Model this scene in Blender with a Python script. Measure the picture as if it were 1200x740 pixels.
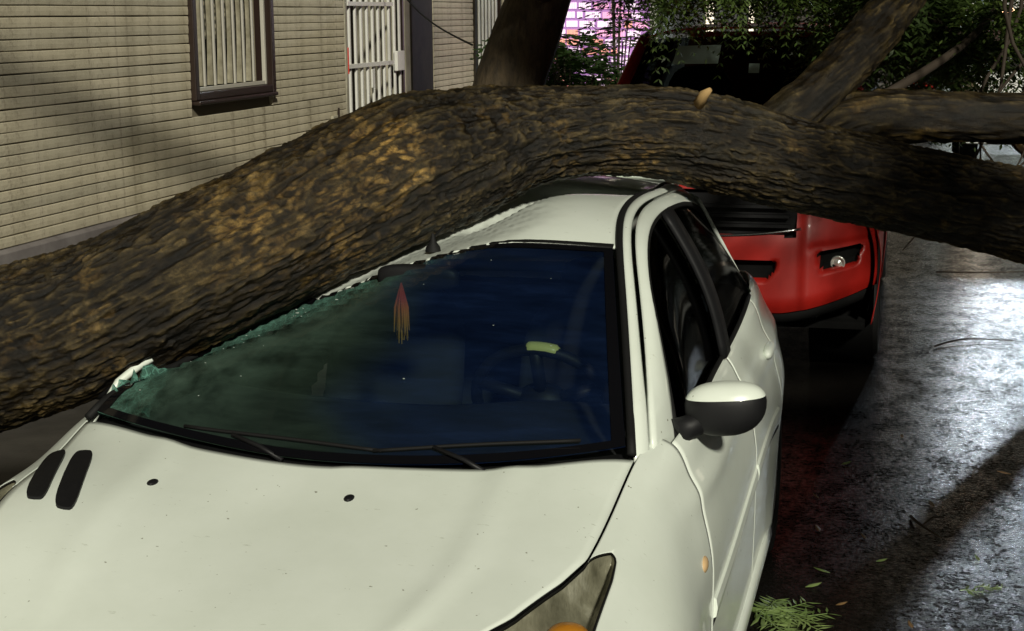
import bpy, math, random
import numpy as np
from mathutils import Vector, Matrix

# ------------------------------------------------------------------ camera, sky, sun, exposure
for o in list(bpy.data.objects):
    bpy.data.objects.remove(o, do_unlink=True)
scene = bpy.context.scene
COL = scene.collection
rnd = random.Random(7)
rs = np.random.default_rng(7)

cam_d = bpy.data.cameras.new('Camera')
cam = bpy.data.objects.new('Camera', cam_d)
COL.objects.link(cam)
yaw, pit, roll = 0.251, 0.193, -0.008
Fv = Vector((-math.sin(yaw)*math.cos(pit), math.cos(yaw)*math.cos(pit), -math.sin(pit)))
Rv = Vector((math.cos(yaw), math.sin(yaw), 0)); Uv = Rv.cross(Fv)
R2 = math.cos(roll)*Rv + math.sin(roll)*Uv; U2 = -math.sin(roll)*Rv + math.cos(roll)*Uv
m = Matrix((R2, U2, -Fv)).transposed().to_4x4(); m.translation = Vector((1.247, -2.162, 1.920))
cam.matrix_world = m
cam_d.sensor_width = 36.0; cam_d.lens = 1805.2/1200*36
cam_d.clip_start = 0.05; cam_d.clip_end = 600
scene.camera = cam

SUN = Vector((0.40, -0.78, 0.47)).normalized()      # towards the light
world = bpy.data.worlds.new('World'); scene.world = world; world.use_nodes = True
wt = world.node_tree; wt.nodes.clear()
wo = wt.nodes.new('ShaderNodeOutputWorld'); wb = wt.nodes.new('ShaderNodeBackground'); sk = wt.nodes.new('ShaderNodeTexSky')
sk.sky_type = 'NISHITA'; sk.sun_disc = False
sk.sun_elevation = math.asin(SUN.z); sk.sun_rotation = math.atan2(SUN.x, SUN.y)
sk.air_density = 1.0; sk.dust_density = 0.3; sk.ozone_density = 3.0
wb.inputs['Strength'].default_value = 0.0011
wt.links.new(sk.outputs[0], wb.inputs[0]); wt.links.new(wb.outputs[0], wo.inputs[0])

sd = bpy.data.lights.new('Sun', 'SUN'); sun = bpy.data.objects.new('Sun', sd); COL.objects.link(sun)
sd.energy = 3.9; sd.angle = math.radians(4.0); sd.color = (1.0, 0.965, 0.82)
sun.rotation_euler = SUN.to_track_quat('Z', 'Y').to_euler(); sun.location = (3, -5, 9)

scene.view_settings.view_transform = 'Standard'
scene.view_settings.look = 'None'
scene.view_settings.exposure = -0.08
scene.view_settings.gamma = 1.0
scene.render.engine = 'CYCLES'

# ------------------------------------------------------------------ helpers
def tag(o, label=None, cat=None, group=None, kind=None):
    if label: o['label'] = label
    if cat: o['category'] = cat
    if group: o['group'] = group
    if kind: o['kind'] = kind
    return o

def empty(name, loc, label, cat, group=None):
    o = bpy.data.objects.new(name, None); o.empty_display_size = 0.2
    COL.objects.link(o); o.location = loc
    return tag(o, label, cat, group)

def wloc(o):
    v = Vector((0, 0, 0))
    while o is not None:
        v += o.location; o = o.parent
    return v

def mk(name, V, F, mat=None, parent=None, smooth=False, bevel=0.0, solid=0.0, sub=0, auto=None):
    """one mesh object, vertices given in world coordinates"""
    me = bpy.data.meshes.new(name)
    me.from_pydata([tuple(map(float, v)) for v in V], [], [tuple(map(int, f)) for f in F])
    me.validate(); me.update()
    if mat is not None: me.materials.append(mat)
    if smooth:
        me.polygons.foreach_set('use_smooth', [True]*len(me.polygons))
    o = bpy.data.objects.new(name, me); COL.objects.link(o)
    if parent is not None:
        o.parent = parent; o.location = -wloc(parent)
    if solid:
        md = o.modifiers.new('thick', 'SOLIDIFY'); md.thickness = solid; md.offset = -1
    if bevel:
        md = o.modifiers.new('bevel', 'BEVEL'); md.width = bevel; md.segments = 2; md.limit_method = 'ANGLE'
    if sub:
        md = o.modifiers.new('sub', 'SUBSURF'); md.levels = sub; md.render_levels = sub
    return o

def link_copy(src, parent, loc):
    o = src.copy(); COL.objects.link(o); o.parent = parent; o.location = loc
    return o

def weld(V, F, q=1e-4):
    V = np.array(V); key = {}; mp = np.zeros(len(V), int); out = []
    for i, k in enumerate(map(tuple, np.round(V/q).astype(np.int64))):
        if k not in key: key[k] = len(out); out.append(V[i])
        mp[i] = key[k]
    F2 = []
    for f in F:
        g = list(dict.fromkeys(int(mp[i]) for i in f))
        if len(g) > 2: F2.append(tuple(g))
    return np.array(out), F2

class MB:
    def __init__(s): s.V = []; s.F = []
    def add(s, V, F):
        b = len(s.V); s.V += [tuple(v) for v in V]; s.F += [tuple(i+b for i in f) for f in F]; return s
    def box(s, x0, x1, y0, y1, z0, z1):
        V = [(x, y, z) for z in (z0, z1) for y in (y0, y1) for x in (x0, x1)]
        return s.add(V, [(0, 2, 3, 1), (4, 5, 7, 6), (0, 1, 5, 4), (2, 6, 7, 3), (0, 4, 6, 2), (1, 3, 7, 5)])
    def tube(s, P, r, n=8, cap=True):
        V, F = tube(P, r, n, cap); return s.add(V, F)
    def prism(s, poly, axis, a, b):
        """poly: 2-D outline in the two other axes (in order), extruded along axis from a to b"""
        def p3(u, v, w):
            return [(w, u, v), (u, w, v), (u, v, w)][axis]
        n = len(poly)
        V = [p3(u, v, a) for u, v in poly] + [p3(u, v, b) for u, v in poly]
        F = [(i, (i+1) % n, n+(i+1) % n, n+i) for i in range(n)] + [tuple(range(n))[::-1], tuple(range(n, 2*n))]
        return s.add(V, F)
    def ell(s, c, r, nu=14, nv=9, e=1.0):
        V = []; F = []
        sg = lambda q: math.copysign(abs(q)**e, q)
        for j in range(nv+1):
            t = math.pi*j/nv
            for i in range(nu):
                a = 2*math.pi*i/nu
                V.append((c[0]+r[0]*sg(math.sin(t))*sg(math.cos(a)), c[1]+r[1]*sg(math.sin(t))*sg(math.sin(a)), c[2]+r[2]*sg(math.cos(t))))
        for j in range(nv):
            for i in range(nu):
                F.append((j*nu+i, (j+1)*nu+i, (j+1)*nu+(i+1) % nu, j*nu+(i+1) % nu))
        return s.add(V, F)
    def lathe(s, prof, c, axis=0, n=28):
        """prof: (radius, offset along axis)"""
        V = []; F = []
        for r, h in prof:
            for i in range(n):
                a = 2*math.pi*i/n; u, v = r*math.cos(a), r*math.sin(a)
                q = [(h, u, v), (u, h, v), (u, v, h)][axis]
                V.append((c[0]+q[0], c[1]+q[1], c[2]+q[2]))
        for j in range(len(prof)-1):
            for i in range(n):
                F.append((j*n+i, j*n+(i+1) % n, (j+1)*n+(i+1) % n, (j+1)*n+i))
        return s.add(V, F)
    def go(s, name, mat=None, parent=None, **k): return mk(name, s.V, s.F, mat, parent, **k)

def tube(P, r, n=8, cap=True):
    P = np.array(P, float); m_ = len(P)
    r = np.full(m_, r) if np.isscalar(r) else np.array(r, float)
    T = np.gradient(P, axis=0); T /= np.linalg.norm(T, axis=1)[:, None]+1e-9
    up = np.array([0, 0, 1.]) if abs(T[0, 2]) < .9 else np.array([1., 0, 0])
    V = []; N = np.cross(T[0], up); N /= np.linalg.norm(N)
    for i in range(m_):
        N = N-T[i]*(N@T[i]); N /= np.linalg.norm(N); B = np.cross(T[i], N)
        for k in range(n):
            a = 2*math.pi*k/n
            V.append(P[i]+r[i]*(math.cos(a)*N+math.sin(a)*B))
    F = [(i*n+k, i*n+(k+1) % n, (i+1)*n+(k+1) % n, (i+1)*n+k) for i in range(m_-1) for k in range(n)]
    if cap: F += [tuple(range(n))[::-1], tuple(range((m_-1)*n, m_*n))]
    return V, F

def grid(P, flip=False):
    """P: (a,b,3) array -> verts, faces"""
    a, b = P.shape[:2]
    F = []
    for i in range(a-1):
        for j in range(b-1):
            q = (i*b+j, (i+1)*b+j, (i+1)*b+j+1, i*b+j+1)
            F.append(q[::-1] if flip else q)
    return P.reshape(-1, 3), F

def spline(xs, ys, x):
    """natural cubic spline, ys may have trailing axes"""
    xs = np.array(xs, float); ys = np.array(ys, float); n = len(xs); h = np.diff(xs)
    A = np.eye(n); Bm = np.zeros_like(ys)
    for i in range(1, n-1):
        A[i, i-1] = h[i-1]; A[i, i] = 2*(h[i-1]+h[i]); A[i, i+1] = h[i]
        Bm[i] = 6*((ys[i+1]-ys[i])/h[i]-(ys[i]-ys[i-1])/h[i-1])
    M = np.linalg.solve(A, Bm.reshape(n, -1)).reshape(ys.shape)
    x = np.asarray(x, float); k = np.clip(np.searchsorted(xs, x)-1, 0, n-2)
    ex = (...,)+(None,)*(ys.ndim-1)
    H = h[k][ex]; a = (xs[k+1]-x)[ex]; b = (x-xs[k])[ex]
    return (M[k]*a**3+M[k+1]*b**3)/(6*H)+(ys[k]/H-M[k]*H/6)*a+(ys[k+1]/H-M[k+1]*H/6)*b

def across(K, w):
    """K (n,k,2) section knots per row, w knot coordinate: smooth Hermite curve by chord length"""
    n, kk = K.shape[:2]; Kx = np.concatenate([K[:, 1:2]*[-1, 1], K, 2*K[:, -1:]-K[:, -2:-1]], 1)
    l = np.maximum(np.linalg.norm(np.diff(Kx, axis=1), axis=2), 1e-4)[..., None]; d = np.diff(Kx, axis=1)/l
    m_ = (d[:, :-1]*l[:, 1:]+d[:, 1:]*l[:, :-1])/(l[:, 1:]+l[:, :-1])
    k = np.clip(w.astype(int), 0, kk-2); i = np.arange(n); f = (w-k)[:, None]; L = l[i, k+1]
    return (2*f**3-3*f**2+1)*K[i, k]+(f**3-2*f**2+f)*L*m_[i, k]+(3*f**2-2*f**3)*K[i, k+1]+(f**3-f**2)*L*m_[i, k+1]

def sm(a, b, x):
    t = np.clip((np.asarray(x, float)-a)/(b-a), 0, 1); return t*t*(3-2*t)

def hash3(I, k=0):
    h = (I[..., 0]*73856093) ^ (I[..., 1]*19349663) ^ (I[..., 2]*83492791) ^ (k*2654435761)
    h = (h ^ (h >> 13))*1274126177 & 0x7fffffff
    h = (h ^ (h >> 15))*668265263 & 0x7fffffff
    return ((h ^ (h >> 11)) & 0xffff)/65535.0

def worley(P):
    """F1, F2, id of the nearest cell for points P (n,3)"""
    B = np.floor(P).astype(np.int64); f1 = np.full(len(P), 9.); f2 = f1.copy(); idv = np.zeros(len(P))
    for dx in (-1, 0, 1):
        for dy in (-1, 0, 1):
            for dz in (-1, 0, 1):
                C = B+np.array([dx, dy, dz])
                Q = C+np.stack([hash3(C, 1), hash3(C, 2), hash3(C, 3)], -1)
                d = np.linalg.norm(P-Q, axis=1)
                nw = d < f1
                f2 = np.where(nw, f1, np.minimum(f2, d)); idv = np.where(nw, hash3(C, 4), idv); f1 = np.where(nw, d, f1)
    return f1, f2, idv

def vnoise(P, oct=3):
    out = np.zeros(len(P)); amp = 1; tot = 0
    for o in range(oct):
        Q = P*2**o; B = np.floor(Q).astype(np.int64); f = Q-B; f = f*f*(3-2*f); s = 0
        for dx in (0, 1):
            for dy in (0, 1):
                for dz in (0, 1):
                    w = (f[:, 0] if dx else 1-f[:, 0])*(f[:, 1] if dy else 1-f[:, 1])*(f[:, 2] if dz else 1-f[:, 2])
                    s = s+w*hash3(B+np.array([dx, dy, dz]), 10+o)
        out += amp*s; tot += amp; amp *= .5
    return out/tot

# ------------------------------------------------------------------ materials
MATS = {}
def mat(name, col, rough=0.6, metal=0.0, coat=0.0, spec=0.5, emit=None, estr=0.0):
    if name in MATS: return MATS[name]
    m_ = bpy.data.materials.new(name); m_.use_nodes = True
    b = m_.node_tree.nodes['Principled BSDF']
    b.inputs['Base Color'].default_value = (*col, 1); b.inputs['Roughness'].default_value = rough
    b.inputs['Metallic'].default_value = metal; b.inputs['Coat Weight'].default_value = coat
    b.inputs['Coat Roughness'].default_value = 0.06
    b.inputs['Specular IOR Level'].default_value = spec
    if emit:
        b.inputs['Emission Color'].default_value = (*emit, 1); b.inputs['Emission Strength'].default_value = estr
    MATS[name] = m_
    return m_

def nd(m_, t, **k):
    n = m_.node_tree.nodes.new(t)
    for a, v in k.items():
        if a in n.inputs: n.inputs[a].default_value = v
        else: setattr(n, a, v)
    return n
def lk(m_, a, b): m_.node_tree.links.new(a, b)
def bsdf(m_): return m_.node_tree.nodes['Principled BSDF']
def coords(m_, scale=(1, 1, 1)):
    t = nd(m_, 'ShaderNodeTexCoord'); mp = nd(m_, 'ShaderNodeMapping'); mp.inputs['Scale'].default_value = scale
    lk(m_, t.outputs['Object'], mp.inputs[0]); return mp.outputs[0]
def noise(m_, vec, scale, detail=4, rough=.55):
    n = nd(m_, 'ShaderNodeTexNoise'); n.inputs['Scale'].default_value = scale; n.inputs['Detail'].default_value = detail; n.inputs['Roughness'].default_value = rough
    lk(m_, vec, n.inputs['Vector']); return n.outputs['Fac']
def ramp(m_, fac, stops):
    r = nd(m_, 'ShaderNodeValToRGB'); e = r.color_ramp.elements
    while len(e) < len(stops): e.new(0.5)
    for i, (p, c) in enumerate(stops): e[i].position = p; e[i].color = (*c, 1) if len(c) == 3 else c
    lk(m_, fac, r.inputs[0]); return r.outputs[0]
def bump(m_, h, strength=.4, dist=.01):
    b = nd(m_, 'ShaderNodeBump'); b.inputs['Strength'].default_value = strength; b.inputs['Distance'].default_value = dist
    lk(m_, h, b.inputs['Height']); lk(m_, b.outputs[0], bsdf(m_).inputs['Normal']); return b
def mixc(m_, f, a, b, mode='MIX'):
    x = nd(m_, 'ShaderNodeMix'); x.data_type = 'RGBA'; x.blend_type = mode
    for s, v in ((0, f), (6, a), (7, b)):
        if isinstance(v, (int, float)): x.inputs[s].default_value = v
        elif isinstance(v, tuple): x.inputs[s].default_value = (*v, 1)
        else: lk(m_, v, x.inputs[s])
    return x.outputs[2]

# white car paint, dusty with scuffs and specks
paint = mat('white_paint', (.76, .77, .68), .32, coat=.5)
c = coords(paint)
dust = ramp(paint, noise(paint, c, 3.2, 8, .65), [(.25, (.70, .755, .67)), (.7, (.79, .845, .77))])
scr = ramp(paint, noise(paint, coords(paint, (9, 40, 14)), 2.2, 6, .7), [(.29, (.42, .42, .34)), (.345, (1, 1, 1))])
spk = ramp(paint, noise(paint, c, 62, 2), [(.235, (.30, .28, .22)), (.262, (1, 1, 1))])
lk(paint, mixc(paint, 1.0, mixc(paint, .55, dust, scr, 'MULTIPLY'), spk, 'MULTIPLY'), bsdf(paint).inputs['Base Color'])
lk(paint, ramp(paint, noise(paint, c, 6, 6), [(.3, (.28,)*3), (.75, (.46,)*3)]), bsdf(paint).inputs['Roughness'])

redp = mat('red_paint', (.34, .010, .006), .45, coat=.15)
cc = coords(redp); lk(redp, ramp(redp, noise(redp, cc, 5, 6), [(.3, (.24, .007, .004)), (.7, (.34, .010, .006))]), bsdf(redp).inputs['Base Color'])
blackp = mat('black_plastic', (.009, .009, .010), .5, spec=.25)
frit_m = mat('black_frit', (.004, .004, .005), .06, spec=.5)
c = coords(blackp); lk(blackp, ramp(blackp, noise(blackp, c, 12, 5), [(.3, (.40,)*3), (.7, (.62,)*3)]), bsdf(blackp).inputs['Roughness'])
rubber = mat('rubber', (.007, .007, .007), .7, spec=.25)
dark = mat('dark_interior', (.006, .006, .006), .9, spec=.08)
dash_m = mat('dash_vinyl', (.030, .031, .033), .55)
seat_m = mat('seat_fabric', (.022, .024, .026), .9)
chrome = mat('bright_metal', (.62, .62, .62), .22, 1.0)
rim_m = mat('wheel_trim', (.50, .50, .48), .35, .6)
amber = mat('amber_plastic', (.75, .30, .03), .25, coat=.5)
lampglass = mat('lamp_reflector', (.36, .35, .30), .28, .25)
c = coords(lampglass, (30, 9, 9)); bump(lampglass, noise(lampglass, c, 3, 2), .5, .01)
lk(lampglass, ramp(lampglass, noise(lampglass, coords(lampglass), 9, 4), [(.3, (.16, .155, .12)), (.5, (.34, .33, .27)), (.68, (.70, .69, .62))]), bsdf(lampglass).inputs['Base Color'])

def glass(name, tint, gl=.04, rough=.03, graze=.92):
    m_ = bpy.data.materials.new(name); m_.use_nodes = True; t = m_.node_tree; t.nodes.clear()
    out = t.nodes.new('ShaderNodeOutputMaterial'); tr = t.nodes.new('ShaderNodeBsdfTransparent'); g = t.nodes.new('ShaderNodeBsdfGlossy')
    mx = t.nodes.new('ShaderNodeMixShader'); lw = t.nodes.new('ShaderNodeLayerWeight'); lw.inputs[0].default_value = .5
    pw = t.nodes.new('ShaderNodeMath'); pw.operation = 'POWER'; pw.inputs[1].default_value = 5.0; t.links.new(lw.outputs['Facing'], pw.inputs[0])
    fr = t.nodes.new('ShaderNodeMath'); fr.operation = 'MULTIPLY_ADD'; fr.inputs[1].default_value = graze; fr.inputs[2].default_value = gl; t.links.new(pw.outputs[0], fr.inputs[0])
    tr.inputs[0].default_value = (*tint, 1); g.inputs['Roughness'].default_value = rough
    t.links.new(fr.outputs[0], mx.inputs[0]); t.links.new(tr.outputs[0], mx.inputs[1]); t.links.new(g.outputs[0], mx.inputs[2]); t.links.new(mx.outputs[0], out.inputs[0])
    MATS[name] = m_; return m_, mx, tr, out
wind_m, _mx, _tr, _out = glass('windscreen_glass', (.44, .53, .51))
# crazed, dusted glass where the trunk broke it
t = wind_m.node_tree
at_ = nd(wind_m, 'ShaderNodeAttribute'); at_.attribute_name = 'crack'
cv = coords(wind_m)
vo = nd(wind_m, 'ShaderNodeTexVoronoi'); vo.feature = 'DISTANCE_TO_EDGE'; vo.inputs['Scale'].default_value = 62; lk(wind_m, cv, vo.inputs['Vector'])
ed = ramp(wind_m, vo.outputs['Distance'], [(.0, (1, 1, 1)), (.12, (.35,)*3)])
nz = ramp(wind_m, noise(wind_m, cv, 8, 5), [(.34, (0, 0, 0)), (.58, (1, 1, 1))])
mm = nd(wind_m, 'ShaderNodeMath', operation='MULTIPLY'); lk(wind_m, ed, mm.inputs[0]); lk(wind_m, nz, mm.inputs[1])
m2 = nd(wind_m, 'ShaderNodeMath', operation='MULTIPLY'); lk(wind_m, mm.outputs[0], m2.inputs[0]); lk(wind_m, at_.outputs['Fac'], m2.inputs[1])
df = nd(wind_m, 'ShaderNodeBsdfDiffuse'); df.inputs[0].default_value = (.10, .24, .19, 1)
fa_ = nd(wind_m, 'ShaderNodeAttribute'); fa_.attribute_name = 'refl_tint'
refl_tint = nd(wind_m, 'ShaderNodeBsdfDiffuse'); lk(wind_m, mixc(wind_m, fa_.outputs['Fac'], (.10, .165, .125), (.026, .060, .19)), refl_tint.inputs[0])   # reflections painted in: navy sky at right, foliage green at left over broken laminate
fm = nd(wind_m, 'ShaderNodeMixShader'); refl_smear = ramp(wind_m, noise(wind_m, coords(wind_m, (1.6, 5, 13)), 2.2, 7, .66), [(.34, (.055,)*3), (.56, (.11,)*3), (.74, (.20,)*3)]); hz_ = nd(wind_m, 'ShaderNodeAttribute'); hz_.attribute_name = 'refl_haze'
fs_ = nd(wind_m, 'ShaderNodeMath', operation='MULTIPLY_ADD'); lk(wind_m, hz_.outputs['Fac'], fs_.inputs[0]); lk(wind_m, nz, fs_.inputs[1]); lk(wind_m, refl_smear, fs_.inputs[2]); lk(wind_m, fs_.outputs[0], fm.inputs[0]); lk(wind_m, _mx.outputs[0], fm.inputs[1]); lk(wind_m, refl_tint.outputs[0], fm.inputs[2])
mx2 = nd(wind_m, 'ShaderNodeMixShader'); lk(wind_m, m2.outputs[0], mx2.inputs[0]); lk(wind_m, fm.outputs[0], mx2.inputs[1]); lk(wind_m, df.outputs[0], mx2.inputs[2]); lk(wind_m, mx2.outputs[0], _out.inputs[0])
side_m = glass('side_glass', (.016, .022, .018), .025, .06, .15)[0]
clear_m = glass('lamp_cover_glass', (.86, .86, .80))[0]
tint_m = glass('suv_glass', (.08, .10, .10), .03, .04, .5)[0]
drop_m = mat('glass_grain', (.36, .42, .38), .12, coat=1.0)

# bark
bark = mat('bark', (.08, .06, .03), .72)
c = coords(bark)
ab = nd(bark, 'ShaderNodeAttribute'); ab.attribute_name = 'bark'       # 0 in cracks .. 1 on plates
af = nd(bark, 'ShaderNodeAttribute'); af.attribute_name = 'fresh'      # bark flaked off
base = ramp(bark, ab.outputs['Fac'], [(.0, (.0035, .0025, .001)), (.28, (.015, .010, .004)), (.6, (.050, .037, .015)), (1, (.140, .104, .048))])
mott = ramp(bark, noise(bark, c, 5, 9, .78), [(.32, (.40, .39, .38)), (.68, (1.2, 1.15, 1.05))])
base = mixc(bark, 1.0, base, mott, 'MULTIPLY')
lich = ramp(bark, noise(bark, c, 3.1, 4), [(.58, (0, 0, 0)), (.72, (.55,)*3)])
base = mixc(bark, lich, base, (.034, .030, .018))
fr_ = ramp(bark, noise(bark, c, 38, 4), [(.3, (.14, .072, .016)), (.7, (.52, .33, .095))])
base = mixc(bark, af.outputs['Fac'], base, fr_)
grit = ramp(bark, noise(bark, coords(bark, (1, 1, 1)), 85, 6, .8), [(.36, (.30, .29, .27)), (.52, (.95, .94, .92)), (.68, (1.7, 1.65, 1.5))])
base = mixc(bark, .85, base, grit, 'MULTIPLY')

lk(bark, base, bsdf(bark).inputs['Base Color']); bump(bark, noise(bark, c, 120, 6, .8), .75, .006)
bsdf(bark).inputs['Specular IOR Level'].default_value = .35
lk(bark, ramp(bark, noise(bark, c, 15, 4), [(.35, (.32,)*3), (.7, (.75,)*3)]), bsdf(bark).inputs['Roughness'])
bark_d = mat('dark_bark', (.045, .030, .018), .85)
c = coords(bark_d, (1, 1, .35)); lk(bark_d, ramp(bark_d, noise(bark_d, c, 22, 6, .7), [(.3, (.014, .010, .005)), (.7, (.075, .052, .026))]), bsdf(bark_d).inputs['Base Color']); bump(bark_d, noise(bark_d, c, 30, 5), .8, .02)
twig_m = mat('twig_bark', (.030, .020, .012), .8)
wood_m = mat('broken_wood', (.42, .27, .11), .8)

def leafmat(name, a, b_, tr=.35):
    m_ = mat(name, a, .45); g = nd(m_, 'ShaderNodeObjectInfo'); c_ = coords(m_)
    lk(m_, ramp(m_, noise(m_, c_, 5, 3), [(.3, a), (.7, b_)]), bsdf(m_).inputs['Base Color'])
    t_ = nd(m_, 'ShaderNodeBsdfTranslucent'); t_.inputs[0].default_value = (b_[0]*1.5, b_[1]*1.6, b_[2], 1)
    mx_ = nd(m_, 'ShaderNodeMixShader'); mx_.inputs[0].default_value = tr
    o_ = m_.node_tree.nodes['Material Output']
    lk(m_, bsdf(m_).outputs[0], mx_.inputs[1]); lk(m_, t_.outputs[0], mx_.inputs[2]); lk(m_, mx_.outputs[0], o_.inputs[0]); return m_
leaf_m = leafmat('leaf', (.018, .034, .008), (.042, .068, .016))
fresh_leaf = leafmat('fresh_leaf', (.14, .22, .06), (.26, .34, .12), .25)
plant_leaf = leafmat('plant_leaf', (.020, .045, .012), (.040, .075, .020))
dead_leaf = leafmat('dead_leaf', (.10, .055, .02), (.20, .12, .05), .15)

# wet asphalt
asph = mat('wet_asphalt', (.02, .02, .02), .3)
c = coords(asph)
lk(asph, ramp(asph, noise(asph, c, 90, 4, .7), [(.35, (.004, .0035, .003)), (.7, (.012, .0105, .009))]), bsdf(asph).inputs['Base Color'])
pud = noise(asph, coords(asph, (1.5, .8, 1)), 1.3, 8, .70)
bsdf(asph).inputs['Roughness'].default_value = .20
film_ = ramp(asph, pud, [(.36, (1,)*3), (.66, (.08, .08, .08))])                       # where water lies
grain = ramp(asph, noise(asph, c, 42, 6, .78), [(.47, (0, 0, 0)), (.58, (1,)*3)])  # stones standing out of it
midn = ramp(asph, noise(asph, coords(asph, (1.3, .8, 1)), 6.5, 6, .72), [(.45, (.04, .04, .04)), (.56, (1,)*3)])
wet_ = mixc(asph, .95, mixc(asph, .9, film_, midn, 'MULTIPLY'), grain, 'MULTIPLY')
lk(asph, mixc(asph, 1.0, wet_, (.62, .62, .62), 'MULTIPLY'), bsdf(asph).inputs['Specular IOR Level'])
va = nd(asph, 'ShaderNodeTexVoronoi'); va.inputs['Scale'].default_value = 120; lk(asph, c, va.inputs['Vector'])
hs = nd(asph, 'ShaderNodeMath', operation='ADD'); lk(asph, va.outputs['Distance'], hs.inputs[0])
lown = noise(asph, c, 60, 4, .65); lk(asph, lown, hs.inputs[1])
bump(asph, hs.outputs[0], .17, .005)
conc = mat('damp_concrete', (.10, .095, .085), .6)
c = coords(conc); lk(conc, ramp(conc, noise(conc, c, 4, 8, .7), [(.3, (.016, .014, .012)), (.7, (.045, .041, .035))]), bsdf(conc).inputs['Base Color']); bump(conc, noise(conc, c, 60, 4), .3, .004)

# house
board_m = mat('wall_tile', (.42, .38, .29), .75)
c = coords(board_m); oi = nd(board_m, 'ShaderNodeObjectInfo')
col = ramp(board_m, noise(board_m, c, 3.5, 8, .72), [(.25, (.30, .265, .18)), (.5, (.46, .415, .30)), (.78, (.56, .51, .385))])
st = ramp(board_m, noise(board_m, coords(board_m, (1, 1.6, .9)), 9, 5, .7), [(.30, (.42, .38, .36)), (.46, (1, 1, 1))])
col = mixc(board_m, .75, col, st, 'MULTIPLY')
pits = ramp(board_m, noise(board_m, c, 70, 3), [(.28, (.55,)*3), (.36, (1,)*3)])
col = mixc(board_m, .7, col, pits, 'MULTIPLY')
rv = ramp(board_m, oi.outputs['Random'], [(0, (.88, .88, .88)), (1, (1.08, 1.06, 1.04))])
lk(board_m, mixc(board_m, 1.0, col, rv, 'MULTIPLY'), bsdf(board_m).inputs['Base Color']); bump(board_m, noise(board_m, c, 45, 6, .7), .5, .006)
groove_m = mat('wall_mortar', (.14, .12, .08), .9)
plinth_m = mat('plinth_render', (.15, .135, .13), .8)
c = coords(plinth_m); lk(plinth_m, ramp(plinth_m, noise(plinth_m, c, 3, 7, .7), [(.3, (.10, .085, .08)), (.7, (.20, .18, .17))]), bsdf(plinth_m).inputs['Base Color'])
brown = mat('brown_metal', (.020, .011, .008), .35)
alum = mat('pale_aluminium', (.42, .40, .34), .4)
curt = mat('curtain', (.40, .36, .25), .9)
c = coords(curt, (1, 1, 1)); lk(curt, ramp(curt, noise(curt, c, 16, 5), [(.3, (.25, .225, .15)), (.7, (.46, .42, .30))]), bsdf(curt).inputs['Base Color'])
lace = mat('lace', (.16, .14, .10), .9)
c = coords(lace); v_ = nd(lace, 'ShaderNodeTexVoronoi'); v_.inputs['Scale'].default_value = 26; lk(lace, c, v_.inputs['Vector'])
lk(lace, ramp(lace, v_.outputs['Distance'], [(.25, (.32, .29, .21)), (.55, (.05, .045, .03))]), bsdf(lace).inputs['Base Color'])
whitebar = mat('white_grille', (.62, .61, .56), .45)
jamb_m = mat('jamb_render', (.34, .31, .23), .8)
c = coords(jamb_m); lk(jamb_m, ramp(jamb_m, noise(jamb_m, c, 4, 6, .7), [(.3, (.24, .22, .16)), (.7, (.40, .37, .28))]), bsdf(jamb_m).inputs['Base Color'])
darkstone = mat('dark_cladding', (.035, .028, .022), .7, spec=.15)
c = coords(darkstone); lk(darkstone, ramp(darkstone, noise(darkstone, c, 6, 6, .7), [(.3, (.010, .008, .005)), (.7, (.032, .025, .016))]), bsdf(darkstone).inputs['Base Color'])

# ------------------------------------------------------------------ setting: road, kerb, pavement
tag(mk('road', [(-150, -120, 0), (150, -120, 0), (150, 260, 0), (-150, 260, 0)], [(0, 1, 2, 3)], asph), kind='structure')
KX, WX = -1.22, -3.3
b = MB().prism([(WX-4, .004), (KX-.16, .004), (KX-.16, .13), (WX-4, .13)], 1, -20, 60)
tag(b.go('pavement', conc), kind='structure')
b = MB()
yy = -20.0
while yy < 60:
    b.prism([(KX-.156, .003), (KX, .003), (KX, .115), (KX-.02, .137), (KX-.156, .137)], 1, yy+.004, yy+.99); yy += 1.0
tag(b.go('kerb', conc, bevel=.006), kind='structure')
b = MB().prism([(7.3, .004), (30, .004), (30, .13), (7.3, .13)], 1, -20, 60); tag(b.go('pavement_opposite', conc), kind='structure')
b = MB()
yy = -20.0
while yy < 60:
    b.prism([(7.14, .003), (7.296, .003), (7.296, .137), (7.16, .137), (7.14, .115)], 1, yy+.004, yy+.99); yy += 1.0
tag(b.go('kerb_opposite', conc, bevel=.006), kind='structure')

# ------------------------------------------------------------------ house along the pavement
house = empty('house', (WX-.3, 8, .13), 'low house clad in pale narrow horizontal tile courses behind the fallen trunk', 'house')
Z0, ZT, PT = .74, 3.9, .0595
WIN = (7.22, 8.47, 1.42, 2.75); DOOR = (10.12, 12.55, .13, 2.9); OP2 = (14.0, 15.3, .13, 2.9)
backx = WX-.030
b = MB()
def wallrect(y0, y1, z0, z1, x1=backx, x0=WX-.5): b.box(x0, x1, y0, y1, z0, z1)
wallrect(-8, WIN[0], .13, ZT); wallrect(WIN[0], WIN[1], .13, WIN[2]); wallrect(WIN[0], WIN[1], WIN[3], ZT)
wallrect(WIN[1], DOOR[0], .13, ZT); wallrect(DOOR[0], DOOR[1], DOOR[3], ZT)
wallrect(DOOR[1], OP2[0], .13, ZT); wallrect(OP2[0], OP2[1], OP2[3], ZT); wallrect(OP2[1], 19, .13, ZT)
wall = b.go('wall', groove_m, house)
b = MB().prism([(WX-.5, ZT), (WX+.14, ZT), (WX+.14, ZT+.16), (WX-.5, ZT+.16)], 1, -8.1, 19.1); b.go('cornice', jamb_m, house, bevel=.01)
b = MB()
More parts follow.
